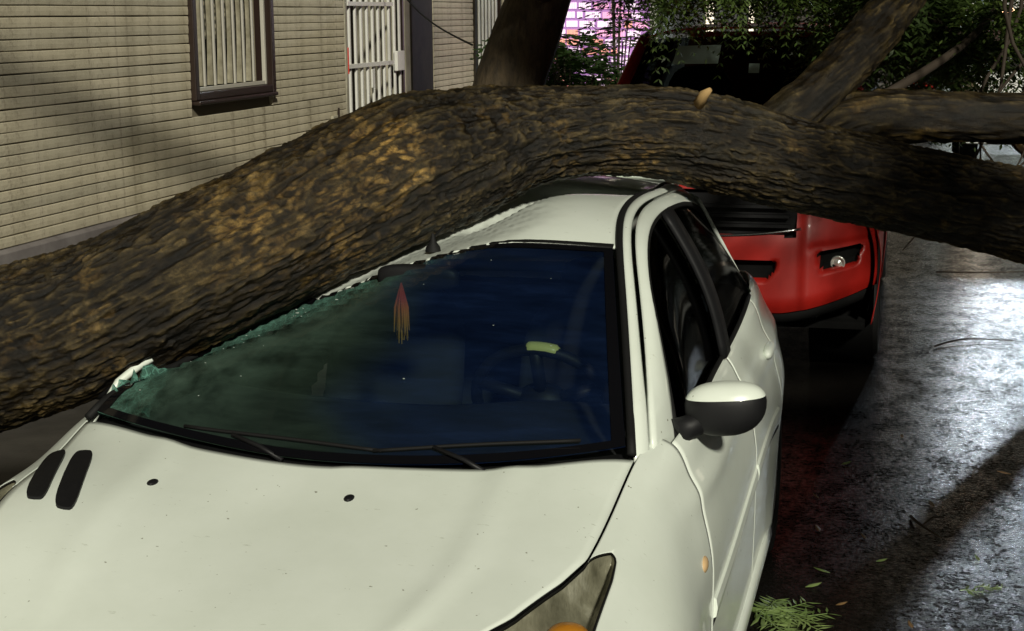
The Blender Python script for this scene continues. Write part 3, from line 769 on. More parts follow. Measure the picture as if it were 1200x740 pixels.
for s in (1, -1):
    part('roof_pillar', ruled(shift(C1, .014), shift(C2, -.005), (1.20, 3.34), (1.25, 3.40), s=s), paint, flip=(s > 0), solid=.012)
    part('door_frame', ruled(shift(C2, .006, -.003), shift(C3, .002, .002), (1.27, 3.28), (1.43, 3.085), k=7, s=s), paint, doors[s], flip=(s > 0), solid=.014)
    MB().tube(crush(mir(C1(np.linspace(1.20, 3.34, 50))+np.array([.006, 0, -.004]), s)), .011, 8).go('roof_seal', rubber, car, smooth=True)
    MB().tube(crush(mir(C3(np.linspace(1.43, 3.09, 40))+np.array([-.004, 0, -.004]), s)), .010, 6).go('window_seal', rubber, doors[s], smooth=True)
    # side glass between frame and waist
    def side_glass(ya, yb, name, mt):
        ys = np.linspace(ya, yb, 30); top = C3(ys); bot = S(3.0, ys)-np.array([.008, 0, 0]); u = np.linspace(0, 1, 12)[None, :, None]
        top[:, 0] -= .014
        P = bot[:, None]*(1-u)+top[:, None]*u; P[..., 0] += .030*np.sin(np.pi*u[..., 0])
        return part(name, crush(mir(P, s), .9), mt, flip=(s < 0), solid=0)
    side_glass(1.45, 2.28, 'front_side_window', side_m); side_glass(2.36, 3.09, 'rear_side_window', side_m)
    bpl = []
    for u in np.linspace(0, 1, 12):
        y = 2.335-.03*u; t0 = C3(2.31); b0 = S(3.0, 2.335); x = b0[0]*(1-u)+t0[0]*u+.030*math.sin(math.pi*u); z_ = b0[2]*(1-u)+t0[2]*u
        bpl.append([(x-.004, y-.045, z_), (x+.003, y-.042, z_), (x+.003, y+.045, z_), (x-.004, y+.048, z_)])
    part('door_pillar', crush(mir(np.array(bpl), s), .9), blackp, flip=(s < 0), solid=.02)
    MB().tube(crush(mir(np.array([(q[1][0]+.004, q[1][1]+.046, q[1][2]) for q in bpl]), s), .9), .004, 6).go('pillar_trim', chrome, doors[s], smooth=True)
    # door mirror
    cx, cyy, cz = .846, 1.485, .975
    sh_ = MB().ell((0, 0, 0), (.098, .058, .066), 28, 16, .82)
    def mv(v_): return (s*(cx+v_[0]), cyy+v_[1]+.10*(v_[0]), cz+v_[2]+.06*v_[0])
    mo = mk('door_mirror', [mv((v_[0]*(1+.10*v_[2]/.07), v_[1] if v_[1] < 0 else v_[1]*.45, v_[2])) for v_ in sh_.V], sh_.F, blackp, doors[s], smooth=True)
    cap = MB().ell((0, 0, 0), (.098*1.02, .058*1.04, .066*1.05), 36, 24, .82)
    keep = [f for f in cap.F if np.mean([cap.V[i][2] for i in f]) > .030]
    mk('mirror_cap', [mv((v_[0]*(.98+.10*v_[2]/.07), v_[1] if v_[1] < 0 else v_[1]*.5, v_[2])) for v_ in cap.V], keep, paint, mo, smooth=True)
    gl = MB().ell((0, 0, 0), (.082, .003, .055), 24, 10); mk('mirror_glass', [mv((v_[0], v_[1]+.029, v_[2])) for v_ in gl.V], gl.F, chrome, mo, smooth=True)
    MB().tube([(s*.735, 1.43, .925), (s*.765, 1.45, .935), (s*.80, 1.47, .955)], [.034, .030, .034], 12).go('mirror_stalk', blackp, mo, smooth=True)
    # cabin corner filler between wing top and pillar base
    q = MB(); 
    P = np.array([[S(2.05+1.0*u, 1.205+.145*v_)*np.array([1, 1, 1])+np.array([-.002, 0, .004*math.sin(math.pi*u)]) for u in np.linspace(0, 1, 8)] for v_ in np.linspace(0, 1, 8)])
# roof skin
na, nyv = 61, 80
A = np.linspace(-1, 1, na); P = np.zeros((nyv, na, 3))
for i, t_ in enumerate(np.linspace(0, 1, nyv)):
    yc = 1.775+(3.42-1.775)*t_; ye = 1.845+(3.34-1.845)*t_
    y = ye+(yc-ye)*(1-np.abs(A)**2.2); e_ = C1(np.full(1, ye))[0]
    crown = .030*(1-np.abs(A)**2)*(.75+.25*math.sin(math.pi*t_))
    P[i, :, 0] = A*(e_[0]-.006); P[i, :, 1] = y; P[i, :, 2] = e_[2]+crown-.002
roof = part('roof', crush(P), paint, flip=True, solid=.006)
ap = crush(np.array([[0.0, 1.93, 1.40]]))[0]
zr = crush(P)[:, na//2]; zz = np.interp(1.90, zr[:, 1], zr[:, 2])
MB().lathe([(.022, 0), (.020, .012), (.010, .026), (.006, .04), (.004, .05)], (-.02, 1.90, zz+.002), 2, 14).go('aerial_base', rubber, roof, smooth=True)
MB().tube([(-.02, 1.905, zz+.04), (-.015, 1.99, zz+.06)], .004, 6).go('aerial', rubber, roof)
# windscreen
na, nv = 91, 70
A = np.linspace(-1, 1, na); P = np.zeros((nv, na, 3))
for i, t_ in enumerate(np.linspace(0, 1, nv)):
    bx, by, bz = A*.648, 1.065+.150*np.abs(A)**2.2, .905+.036*np.abs(A)**2
    tx, ty, tz = A*.500, 1.768+.068*np.abs(A)**2.2, C1(np.array([1.84]))[0][2]+.022*(1-np.abs(A)**2)-.004
    bl = .030*math.sin(math.pi*t_)
    P[i, :, 0] = bx*(1-t_)+tx*t_; P[i, :, 1] = by*(1-t_)+ty*t_-bl*.5; P[i, :, 2] = bz*(1-t_)+tz*t_+bl
P = buckle(P); P0 = P.copy(); P = crush(P)
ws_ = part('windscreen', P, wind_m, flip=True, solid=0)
dr = np.linalg.norm(P-P0, axis=2).ravel(); X_ = P0.reshape(-1, 3)
ck = np.clip(sm(.004, .10, dr)*.9+.85*sm(-.50, -.64, X_[:, 0])*sm(1.62, 1.25, X_[:, 1]) , 0, 1)
at2 = ws_.data.attributes.new('crack', 'FLOAT', 'POINT'); at2.data.foreach_set('value', ck.astype(np.float32))
at3 = ws_.data.attributes.new('refl_tint', 'FLOAT', 'POINT'); at3.data.foreach_set('value', (sm(-.12, .12, X_[:, 0]+.25*(vnoise(X_*5, 3)-.5))).astype(np.float32))
dtr = trunk_under(X_)[0]; hzv = (.42*sm(.46, .08, dtr-.16)*sm(.25, -.15, X_[:, 0])).astype(np.float32)
at4 = ws_.data.attributes.new('refl_haze', 'FLOAT', 'POINT'); at4.data.foreach_set('value', hzv)
# black frit band round the glass
def frit(idx, nm): part(nm, idx+np.array([0, -.002, .0035]), frit_m, ws_, flip=True, solid=0)
frit(P[:3, :], 'lower_frit'); frit(P[2:, -3:], 'edge_frit'); frit(P[2:, :3], 'edge_frit'); frit(P[-3:, 2:-2], 'header_frit')
part('header_trim', crush(np.concatenate([P0[-1:], P0[-1:]+np.array([0, .02, .012])])), rubber, ws_, flip=True, solid=.004)
# glass grains and rain drops on the screen
b = MB()
for k in range(130):
    i = int(rs.integers(6, nv-4)); j = int(rs.integers(3, na-7))
    if rs.random() > .12+.88*(ck.reshape(nv, na)[i, j]): continue
    p_ = P[i, j]+np.array([0, -.004, .005])+rs.normal(0, .009, 3)*[1, 0, 0]; r_ = .0010+.0016*rs.random()**2
    b.ell(p_, (r_*rs.uniform(1, 2.6), r_, r_*.7), 6, 4)
gr_ = b.go('glass_grains', drop_m, ws_); gr_['kind'] = 'stuff'
# crumpled glass flap and torn pillar cover at the struck corner
V = []; F = []
pts = [(-.705, 1.26, .930), (-.665, 1.235, .965), (-.60, 1.30, 1.010), (-.585, 1.36, 1.035), (-.64, 1.40, 1.030), (-.70, 1.36, .985), (-.655, 1.31, .995)]
nn = 9; G1 = np.zeros((nn, nn, 3))
for i in range(nn):
    for j in range(nn):
        u, v_ = i/(nn-1), j/(nn-1)
        G1[i, j] = np.array([-.700+.130*u, 1.225+.02*u+.13*v_, .930+.085*v_+.02*u+.018*rs.normal()])
fl = part('glass_flap', G1, wind_m, ws_, smooth=False, solid=0)
fa = fl.data.attributes.new('crack', 'FLOAT', 'POINT'); fa.data.foreach_set('value', np.full(nn*nn, 1.0, np.float32))
MB().tube([(-.745, 1.33, .935), (-.725, 1.38, .985), (-.69, 1.43, 1.02), (-.64, 1.47, 1.045)], [.006, .011, .012, .005], 8).go('torn_pillar_cover', paint, ws_, smooth=True)
# cowl and wipers
P = np.array([[(x, 1.03+.165*(abs(x)/.66)**2.4+d_, .895+.025*(abs(x)/.66)**2+h_) for x in np.linspace(-.66, .66, 41)] for d_, h_ in ((-.02, -.02), (.02, -.008), (.07, -.004), (.12, -.02))])
part('cowl', buckle(P), blackp, flip=True, solid=.004)
for x0, x1, nm in ((-.42, .10, 'wiper'), (.08, .55, 'wiper')):
    pts = []
    for t_ in np.linspace(0, 1, 12):
        x = x0+(x1-x0)*t_; pts.append((x, 1.085+.14*(abs(x)/.655)**2.2+.012*math.sin(t_*3), .932+.04*(abs(x)/.655)**2+.010*math.sin(t_*math.pi)))
    wp = MB().tube(pts, .0045, 6).go(nm, rubber, car, smooth=True)
    MB().tube([(x0+.28, 1.07, .900), (x0+.22, 1.085, .925), (x0+.14, 1.105, .945)], [.007, .006, .005], 8).go('wiper_arm', blackp, wp, smooth=True)
# tailgate with its window
P = np.array([[(x*(.44*(1-t_)+.50*t_)/.5, 3.38+.36*t_+.0*x, 1.335+.02*(1-(x/.5)**2)-.40*t_**1.2) for x in np.linspace(-.5, .5, 25)] for t_ in np.linspace(0, 1, 16)])
tg = part('tailgate', crush(P), paint, flip=True, solid=.006)
part('rear_window', crush(P[2:12, 3:-3]+np.array([0, .006, .006])), side_m, tg, flip=True, solid=0)
for s in (1, -1):
    P = np.array([[(s*(C2(np.array([3.30]))[0][0]*(1-u)+.55*u-.02), 3.32+.40*u+.10*v_*(1-u)-.14*v_, 1.30*(1-u)+.96*u-.0*v_) if v_ == 1 else (s*(.585*(1-u)+.735*u), 2.90+.20*u, 1.315*(1-u)+.975*u) for v_ in (0, 1)] for u in np.linspace(0, 1, 14)])
    part('rear_pillar', crush(P), paint, flip=(s > 0), solid=.01)
    MB().box(min(s*.55, s*.70), max(s*.55, s*.70), 3.66, 3.76, .62, .90).go('tail_lamp', mat('tail_lamp', (.35, .01, .01), .25), car, bevel=.02)
# interior
part('dashboard', np.array([[(x, 1.12+.14*(abs(x)/.65)**2+.58*v_, .900-.015*v_+.030*math.exp(-((x-.33)/.20)**2)*math.exp(-((v_-.85)/.25)**2)-(.35 if v_ == 1 else 0)*1.0) for x in np.linspace(-.66, .66, 45)] for v_ in (0, .15, .3, .45, .6, .75, .88, .96, .99, 1)]), dash_m, flip=False, solid=0)
sw_c = Vector((.315, 1.80, .885)); R_ = Matrix.Rotation(math.radians(-62), 3, 'X')
ring = [sw_c+R_ @ Vector((.185*math.cos(2*math.pi*i/40), .185*math.sin(2*math.pi*i/40), 0)) for i in range(41)]
swo = MB().tube(ring, .016, 10, cap=False).go('steering_wheel', blackp, car, smooth=True)
b = MB().ell(sw_c, (.075, .05, .055), 16, 10)
for ang in (200, 340, 270): b.tube([sw_c, sw_c+R_ @ Vector((.18*math.cos(math.radians(ang)), .18*math.sin(math.radians(ang)), 0))], .018, 8)
b.go('wheel_hub', blackp, swo, smooth=True)
pale = mat('pale_yellow_reflection', (.85, .80, .30), .35)
gt = [sw_c+R_ @ Vector((.187*math.cos(math.radians(t_)), .187*math.sin(math.radians(t_)), .004)) for t_ in np.linspace(262, 290, 10)]
MB().tube(gt, [.010]+[.0185]*8+[.012], 10).go('lamp_reflection', pale, swo, smooth=True)  # lamp reflection in the windscreen, put in as a yellow strip on the rim
tag(swo, 'dark steering wheel with a lamp reflection painted as a pale yellow strip on its rim')
def seat(cx, y):
    st_ = MB().ell((cx, y, .48), (.24, .26, .10), 20, 12, .6).go('seat', seat_m, car, smooth=True)
    b_ = MB().ell((0, 0, 0), (.23, .075, .30), 20, 14, .6); mk('seat_back', [(cx+v_[0], y+.27+v_[1]+.30*v_[2], .76+v_[2]) for v_ in b_.V], b_.F, seat_m, st_, smooth=True)
    b_ = MB().ell((0, 0, 0), (.12, .045, .075), 16, 10, .7); mk('headrest', [(cx+v_[0], y+.385+v_[1], 1.10+v_[2]) for v_ in b_.V], b_.F, seat_m, st_, smooth=True)
seat(.33, 2.12); seat(-.33, 2.18)
b_ = MB().ell((0, 2.98, .70), (.58, .10, .30), 24, 12, .5); b_.go('rear_seat', seat_m, car, smooth=True)
MB().box(-.68, .68, 1.40, 3.6, .22, .26).go('cabin_floor', dark, car)
MB().box(-.66, .66, 3.1, 3.66, .88, .90).go('parcel_shelf', dark, car)
MB().ell((.0, 1.70, 1.235), (.115, .022, .034), 20, 12, .6).go('cabin_mirror', blackp, car, smooth=True)
# ornament hanging from the cabin mirror
orn = MB()
for k in range(26):
    a_ = 2*math.pi*k/26; r_ = .004+.016*rs.random()
    orn.tube([(-.035, 1.66, 1.225), (-.035+r_*math.cos(a_), 1.66+r_*math.sin(a_), 1.16), (-.035+1.2*r_*math.cos(a_), 1.66+1.2*r_*math.sin(a_), 1.06+.05*rs.random())], [.002, .0035, .0018], 5)
om = mat('tassel', (.6, .12, .03), .8); c = nd(om, 'ShaderNodeTexCoord'); sx = nd(om, 'ShaderNodeSeparateXYZ'); lk(om, c.outputs['Generated'], sx.inputs[0])
lk(om, ramp(om, sx.outputs[2], [(.1, (.75, .42, .06)), (.45, (.60, .22, .04)), (.75, (.50, .04, .02))]), bsdf(om).inputs['Base Color'])
tag(orn.go('mirror_ornament', om, smooth=True), 'red and yellow tassel hanging behind the broken car windscreen', 'ornament')

# ------------------------------------------------------------------ red SUV behind
SX, SY = .22, 5.72
suv = empty('suv_car', (SX, SY+2.2, 0), 'tall red SUV parked behind the crushed white hatchback, under the trunk', 'suv')
def sv(P): return np.asarray(P, float)+np.array([SX, SY, 0])
hw = .915
sst = [.0, .10, .30, .80, 1.30, 1.55, 2.4, 3.6, 4.3, 4.42]
ssec = np.array([   # (x,z): bonnet centre, mid, edge, shoulder, side, lower, sill
 [(0, .82), (.40, .82), (.66, .80), (.74, .72), (.80, .60), (.78, .44), (.72, .36)],
 [(0, .98), (.42, .975), (.74, .93), (.83, .80), (.885, .66), (.87, .46), (.82, .33)],
 [(0, 1.06), (.43, 1.05), (.78, 1.00), (.87, .86), (hw, .70), (.91, .48), (.88, .30)],
 [(0, 1.11), (.43, 1.10), (.80, 1.05), (.88, .92), (hw+.01, .74), (.92, .50), (.89, .28)],
 [(0, 1.17), (.43, 1.16), (.81, 1.11), (.885, .97), (hw+.01, .78), (.92, .50), (.90, .28)],
 [(0, 1.19), (.43, 1.18), (.82, 1.13), (.89, .99), (hw+.01, .80), (.92, .50), (.90, .28)],
 [(0, 1.19), (.43, 1.19), (.83, 1.15), (.895, 1.0), (hw+.01, .82), (.92, .50), (.90, .28)],
 [(0, 1.20), (.43, 1.20), (.83, 1.17), (.89, 1.02), (hw, .84), (.915, .52), (.89, .30)],
 [(0, 1.18), (.40, 1.18), (.77, 1.15), (.83, 1.02), (.86, .84), (.86, .55), (.83, .36)],
 [(0, 1.14), (.38, 1.14), (.70, 1.12), (.75, 1.0), (.78, .84), (.78, .55), (.75, .40)]])
def S2(w, y):
    w, y = np.broadcast_arrays(np.asarray(w, float), np.asarray(y, float)); sh = w.shape; w = w.ravel(); y = y.ravel()
    K = spline(sst, ssec, y); q = across(K, w)
    return np.stack([q[:, 0], y, q[:, 1]], -1).reshape(sh+(3,))
SA = ((.90, .36), (3.55, .36))
def sfull(wmin, wmax, ys, n):
    w_ = np.linspace(wmin, wmax, n); return np.array([S2(w_, np.full(n, y)) for y in ys])
w_ = np.linspace(-1.95, 1.95, 41); ys = np.linspace(.14, 1.42, 30)
P = np.array([S2(np.abs(w_), np.full(41, y)) for y in ys]); P[..., 0] *= np.sign(w_)
part('bonnet', sv(P), redp, suv, flip=True, solid=.004)
for s in (1, -1):
    for nm, ya, yb, wt in (('wing', .30, 1.50, 2.0), ('front_door', 1.51, 2.52, 2.05), ('rear_door', 2.53, 3.42, 2.05), ('rear_quarter', 3.43, 4.40, 2.05)):
        V, F = grid(mir(sfull(wt, 6, np.linspace(ya, yb, 40), 40), s), flip=(s < 0))
        for ay, az in SA: V, F = snap_arch(V, F, ay, az, .415)
        mk(nm, sv(V), F, redp, suv, smooth=True, solid=.004)
    for ay, az in SA:
        wheel(SX+s*.80, SY+ay, .36, s, suv, wd=.23, spokes=5)
        mb = MB().lathe([(.425, 0), (.425, -.34), (.05, -.35)], (0, 0, 0), 0, 24)
        mk('wheel_well', sv([(s*(.89+v_[0]), ay+v_[1], az+v_[2]) for v_ in mb.V]), mb.F, dark, suv, smooth=True)
b = MB()
for s in (1, -1):
    P = sfull(1.9, 5.6, np.linspace(.25, 4.38, 40), 16); P[..., 0] -= .03; V, F = grid(mir(P, s), flip=(s < 0))
    F = [f for f in F if min(np.hypot(V[list(f), 1].mean()-ay, V[list(f), 2].mean()-az) for ay, az in SA) > .45]; b.add(sv(V), F)
b.box(SX-.85, SX+.85, SY+.3, SY+4.3, .27, .31).box(SX-.8, SX+.8, SY+1.45, SY+1.5, .3, 1.1); b.go('underbody', dark, suv)
# front bumper: shaped face with corner lamps in dark recesses
def fy(x): return .035+.33*np.clip((abs(x)-.25)/.66, 0, 1)**2.6
zs_ = np.linspace(.385, .93, 34); xs_ = np.linspace(-.905, .905, 121)
P = np.zeros((len(zs_), len(xs_), 3))
rec = np.zeros((len(zs_), len(xs_)))
for i, z_ in enumerate(zs_):
    for j, x in enumerate(xs_):
        ax = abs(x); y = fy(x)+.10*max(0, (z_-.72)/.21)**2*.6+.07*max(0, (.47-z_)/.09)**2*.5
        y -= .022*float(sm(.50, .56, ax))*float(sm(.98, .90, z_))            # vertical step beside the grille
        y += .012*math.exp(-((z_-.72)/.02)**2)*float(sm(.53, .6, ax))
        cx_, hwx, hz = .715, .098-.03*(.63-z_)/.06*.5, .058
        inr = min(hwx-abs(ax-cx_), hz-abs(z_-.635))
        cxl = max(0, 1-0)  # corner lamp pocket
        g_ = float(sm(-.004, .010, inr)); rec[i, j] = g_
        inr2 = min(.40-ax-.8*max(0, .62-z_), .052-abs(z_-.61)); g2_ = float(sm(-.004, .012, inr2)); rec[i, j] = max(rec[i, j], g2_)
        y += .085*g_+.06*g2_
        zl = .385+.12*min(1, max(0, (ax-.42)/.46))**1.4
        P[i, j] = (x, y, zl+(z_-.385)*(.93-zl)/(.93-.385))
V, F = grid(sv(P)); R1 = rec.ravel()
Fr = [f for f in F if np.mean(R1[list(f)]) < .5 and not (np.mean(np.abs(V[list(f), 0]-SX)) < .50 and np.mean(V[list(f), 2]) > .79)]; Fb = [f for f in F if np.mean(R1[list(f)]) >= .5]
bum = mk('front_bumper', V, Fr, redp, suv, smooth=True)
mk('bumper_recess', V, Fb, dark, bum, smooth=True)
for s in (1, -1):
    fo = MB().lathe([(.038, .0), (.038, -.022), (.032, -.024), (.030, -.014), (.020, -.008), (.012, -.018), (.001, -.020)], (0, 0, 0), 1, 20)
    mk('fog_lamp', [(SX+s*.705+v_[0], SY+fy(.705)+.055+v_[1], .638+v_[2]) for v_ in fo.V], fo.F, mat('fog_lamp', (.75, .75, .70), .18, .6, coat=1), bum, smooth=True)
    MB().ell((SX+s*.655, SY+.235, .925), (.15, .11, .075), 20, 12, .7).go('headlamp', chrome, suv, smooth=True)
MB().tube([(SX+x, SY+fy(x)+.012, .785+.16*abs(x)**2) for x in np.linspace(-.52, .52, 24)], .009, 8).go('grille_trim', chrome, suv, smooth=True)
b = MB()
for z_ in (.84, .89, .94): b.box(SX-.46, SX+.46, SY+.065, SY+.10, z_-.008, z_+.008)
b.box(SX-.5, SX+.5, SY+.11, SY+.15, .70, 1.0); b.go('grille', blackp, suv)
P = np.array([[(x, fy(x)+.03+.05*k, .385+.12*min(1, max(0, (abs(x)-.42)/.46))**1.4-.004-.06*k) for x in np.linspace(-.88, .88, 41)] for k in (0, .5, 1)])
part('lower_skirt', sv(P), dark, suv, flip=True, solid=.01)
MB().box(SX-.26, SX+.26, SY+.006, SY+.014, .46, .53).go('number_plate', mat('plate', (.6, .6, .55), .5), suv)
# cabin
def gh(x_b, x_t, y_b, y_t, z_b, z_t, n=24, bow=.08):
    u = np.linspace(-1, 1, n)
    return np.array([[(x_b*(1-t_)*a_+x_t*t_*a_, (y_b-bow*(1-a_*a_))*(1-t_)+(y_t-bow*.7*(1-a_*a_))*t_, z_b*(1-t_)+(z_t+.02*(1-a_*a_))*t_) for a_ in u] for t_ in np.linspace(0, 1, 12)])
swd = part('windscreen', sv(gh(.76, .60, 1.45, 2.06, 1.16, 1.755)), tint_m, suv, flip=True, solid=0)
for s in (1, -1):
    MB().tube(sv([(s*.80, 1.42, 1.13), (s*.72, 1.75, 1.46), (s*.635, 2.06, 1.745), (s*.615, 2.35, 1.80)]), [.045, .04, .038, .035], 10).go('pillar', redp, suv, smooth=True)
    u = np.linspace(0, 1, 8)
    P = np.array([[(s*((.845)*(1-k)+.645*k+.02*math.sin(math.pi*k)), (1.56+.52*k)*(1-q)+3.9*q, 1.155*(1-k)+1.72*k) for k in u] for q in np.linspace(0, 1, 16)])
    part('side_window', sv(P), tint_m, suv, flip=(s < 0), solid=0)
    for yb, yt in ((2.5, 2.55), (3.45, 3.4)):
        MB().tube(sv([(s*.852, yb, 1.15), (s*.77, (yb+yt)/2, 1.45), (s*.655, yt, 1.74)]), .035, 8).go('side_pillar', blackp, suv, smooth=True)
P = np.array([[(a_*(.635), 2.05-.055*(1-a_*a_)+2.2*t_, 1.765+.065*(1-a_**4)*1.0+.02*math.sin(math.pi*t_)-.05*max(0, t_-.8)*5*.2) for a_ in np.linspace(-1, 1, 25)] for t_ in np.linspace(0, 1, 20)])
rf = part('roof', sv(P), redp, suv, flip=True, solid=.01)
part('tailgate', sv(np.array([[(a_*(.63*(1-t_)+.76*t_), 4.24+.16*t_, 1.78*(1-t_)+1.15*t_) for a_ in np.linspace(-1, 1, 9)] for t_ in np.linspace(0, 1, 6)])), redp, suv, flip=True, solid=.01)
MB().box(SX-.78, SX+.78, SY+1.5, SY+2.0, 1.02, 1.10).go('dashboard', dark, suv)
for s in (1, -1):
    MB().ell((SX+s*.36, SY+2.75, 1.15), (.24, .10, .42), 16, 10, .6).go('seat_back', seat_m, suv, smooth=True)
paper = mat('paper_sticker', (.30, .38, .34), .7)
def onws(a0, a1, t0, t1):
    q = gh(.76, .60, 1.45, 2.06, 1.16, 1.755, 41); ia = [int((a_+1)*20) for a_ in (a0, a1)]; P = q[int(t0*11):int(t1*11)+1, ia[0]:ia[1]+1]-np.array([0, .006, -.004]); return sv(P)
part('windscreen_paper', onws(-.62, -.18, .80, .93), paper, swd, flip=True, solid=0)
part('windscreen_sticker', onws(.10, .22, .70, .80), paper, swd, flip=True, solid=0)
for s in (1, -1):
    zm = 1.42 if s > 0 else 1.30
    mr = MB().ell((SX+s*(1.06 if s > 0 else 1.0), SY+1.62, zm), (.125, .07, .095), 20, 12, .75).go('door_mirror', redp, suv, smooth=True)
    MB().tube([(SX+s*.86, SY+1.66, 1.20), (SX+s*.97, SY+1.64, zm-.06)], .03, 8).go('mirror_stalk', blackp, mr, smooth=True)
    if s > 0: MB().tube([(SX+s*.84, SY+1.53, 1.42), (SX+s*1.02, SY+1.52, 1.49), (SX+s*1.2, SY+1.58, 1.53)], [.006, .008, .005], 6).go('mirror_trim', chrome, mr, smooth=True)

# ------------------------------------------------------------------ fallen tree
ft = empty('fallen_tree', (-3.02, 1.02, .13), 'huge fallen tree lying across the white car, its rough brown trunk shedding bark', 'tree')
def barked(name, line, rad, n_s, n_a, parent, cell=(.034, .0145), depth=.0115, lump=.030, seed=0., fresh=()):
    L = len(line); T = np.gradient(line, axis=0); T /= np.linalg.norm(T, axis=1)[:, None]
    N = np.zeros_like(line); q = np.cross(T[0], [0, 0, 1.]); q /= np.linalg.norm(q)
    for i in range(L):
        q = q-T[i]*(q@T[i]); q /= np.linalg.norm(q); N[i] = q
    B = np.cross(T, N); ang = np.linspace(0, 2*math.pi, n_a, endpoint=False)
    s_ = np.concatenate([[0], np.cumsum(np.linalg.norm(np.diff(line, axis=0), axis=1))])
    dirs = N[:, None]*np.cos(ang)[None, :, None]+B[:, None]*np.sin(ang)[None, :, None]
    base = line[:, None]+dirs*rad[:, None, None]
    tw = s_[:, None]*.35
    C = np.stack([np.broadcast_to(s_[:, None], (L, n_a)), rad[:, None]*np.cos(ang[None]+tw), rad[:, None]*np.sin(ang[None]+tw)], -1).reshape(-1, 3)+seed
    warp = np.stack([vnoise(C*16+k*31, 3)-.5 for k in range(3)], -1)
    Q = (C+warp*np.array([.05, .030, .030]))/np.array([cell[0], cell[1], cell[1]])
    f1, f2, idv = worley(Q)
    edge = np.clip((f2-f1)/.30, 0, 1)**.8
    fine = vnoise(C/np.array([.020, .007, .007]), 2); med = vnoise(C/np.array([.10, .035, .035])+9, 2)
    Q2 = Q*.45+7; g1, g2, _ = worley(Q2); big = np.clip((g2-g1)/.25, 0, 1)
    CW = C+warp*np.array([.06, .016, .016])
    n1 = vnoise(CW/np.array([.080, .016, .016])+4, 2); ridge = sm(.45, 1.0, 1-np.abs(2*n1-1)*1.5)
    n2 = vnoise(CW/np.array([.030, .010, .010])+40, 2)
    h = (.50*ridge+.42*edge*(.2+.8*idv))*(.55+.9*med)+.55*(n2-.5)+.25*(fine-.5)
    lum = vnoise(C*np.array([2.2, 4.5, 4.5])+3, 3)-.5
    fr_ = np.zeros(len(C)); W = base.reshape(-1, 3)
    for (fx, fyy, fz, fr0, fs) in fresh:
        dd = np.linalg.norm(W-np.array([fx, fyy, fz]), axis=1)/fr0
        fr_ = np.maximum(fr_, fs*np.clip(1.25-dd+.9*(vnoise(C*22+fx*9, 3)-.5)*1.4, 0, 1))
    fr_ = fr_*np.where(idv > .42, 1.0, .12)*edge*(.5+.7*fine)
    spot = sm(.66, .74, vnoise(C*np.array([9, 14, 14])+50, 2))*.14
    fr_ = np.clip(np.maximum(fr_, spot*(idv > .5)), 0, 1)
    fur = vnoise(C/np.array([.55, .06, .06])+77, 3); fur = sm(.10, .0, np.abs(fur-.5))
    disp = depth*(h-.5)+lump*lum*(rad.repeat(n_a)/.2)-.006*fr_-.008*fur
    W = W+dirs.reshape(-1, 3)*disp[:, None]
    F = [(i*n_a+k, i*n_a+(k+1) % n_a, (i+1)*n_a+(k+1) % n_a, (i+1)*n_a+k) for i in range(L-1) for k in range(n_a)]
    F += [tuple(range(n_a))[::-1], tuple(range((L-1)*n_a, L*n_a))]
    me = bpy.data.meshes.new(name); me.vertices.add(len(W)); me.vertices.foreach_set('co', W.astype(np.float32).ravel())
    loops = np.concatenate([np.array(f) for f in F]); st_ = np.cumsum([0]+[len(f) for f in F[:-1]])
    me.loops.add(len(loops)); me.loops.foreach_set('vertex_index', loops.astype(np.int32)); me.polygons.add(len(F)); me.polygons.foreach_set('loop_start', st_.astype(np.int32))
    me.update(calc_edges=True); me.validate(); me.polygons.foreach_set('use_smooth', [True]*len(me.polygons)); me.materials.append(bark)
    for nm, arr in (('bark', np.clip(h*(1-.5*fur), 0, 1)), ('fresh', fr_)):
        a_ = me.attributes.new(nm, 'FLOAT', 'POINT'); a_.data.foreach_set('value', arr.astype(np.float32))
    o = bpy.data.objects.new(name, me); COL.objects.link(o); o.parent = parent; o.location = -wloc(parent)
    return o
ss = np.concatenate([np.linspace(0, 1.9, 130), np.linspace(1.906, 5.9, 860), np.linspace(5.91, td[-1], 100)])
line = trunk_line(ss); rad = trunk_rad(ss)
rad = rad*(1+.05*np.sin(ss*2.1))
FR = ((-.26, 1.80, 1.42, .15, .35), (-.16, 1.93, 1.53, .15, 1.0), (-.42, 1.60, 1.38, .17, .55), (-.30, 1.78, 1.36, .16, .7), (.62, 2.60, 1.58, .02, 1.0), (1.2, 2.86, 1.22, .05, .8), (.45, 2.5, 1.48, .10, .35), (-.35, 1.80, 1.50, .06, .9))
trunk = barked('trunk', line, rad, len(ss), 330, ft, fresh=FR)
def bez(pts, n=60): 
    pts = np.array(pts, float); d = np.concatenate([[0], np.cumsum(np.linalg.norm(np.diff(pts, axis=0), axis=1))]); return spline(d, pts, np.linspace(0, d[-1], n))
def limb(pts, r0, r1, n=110, na=70, seed=5.):
    l_ = bez(pts, n); return barked('limb', l_, np.linspace(r0, r1, n), n, na, ft, cell=(.046, .019), depth=.012, lump=.025, seed=seed)
limb([(.72, 2.85, 1.46), (.92, 3.05, 1.62), (1.08, 3.4, 1.80), (1.24, 3.9, 2.02), (1.35, 4.6, 2.45), (1.2, 5.4, 3.0), (.8, 6.2, 3.4)], .095, .05, seed=5.)
limb([(.86, 2.98, 1.47), (1.05, 3.15, 1.555), (1.36, 3.32, 1.565), (1.66, 3.44, 1.555), (2.3, 3.7, 1.6), (3.1, 4.1, 1.8), (3.6, 4.4, 2.2)], .098, .06, seed=9.)
limb([(1.9, 3.2, 1.2), (2.4, 2.9, 1.6), (2.9, 2.4, 2.1), (3.3, 1.9, 2.7)], .08, .035, 70, 40, 13.)
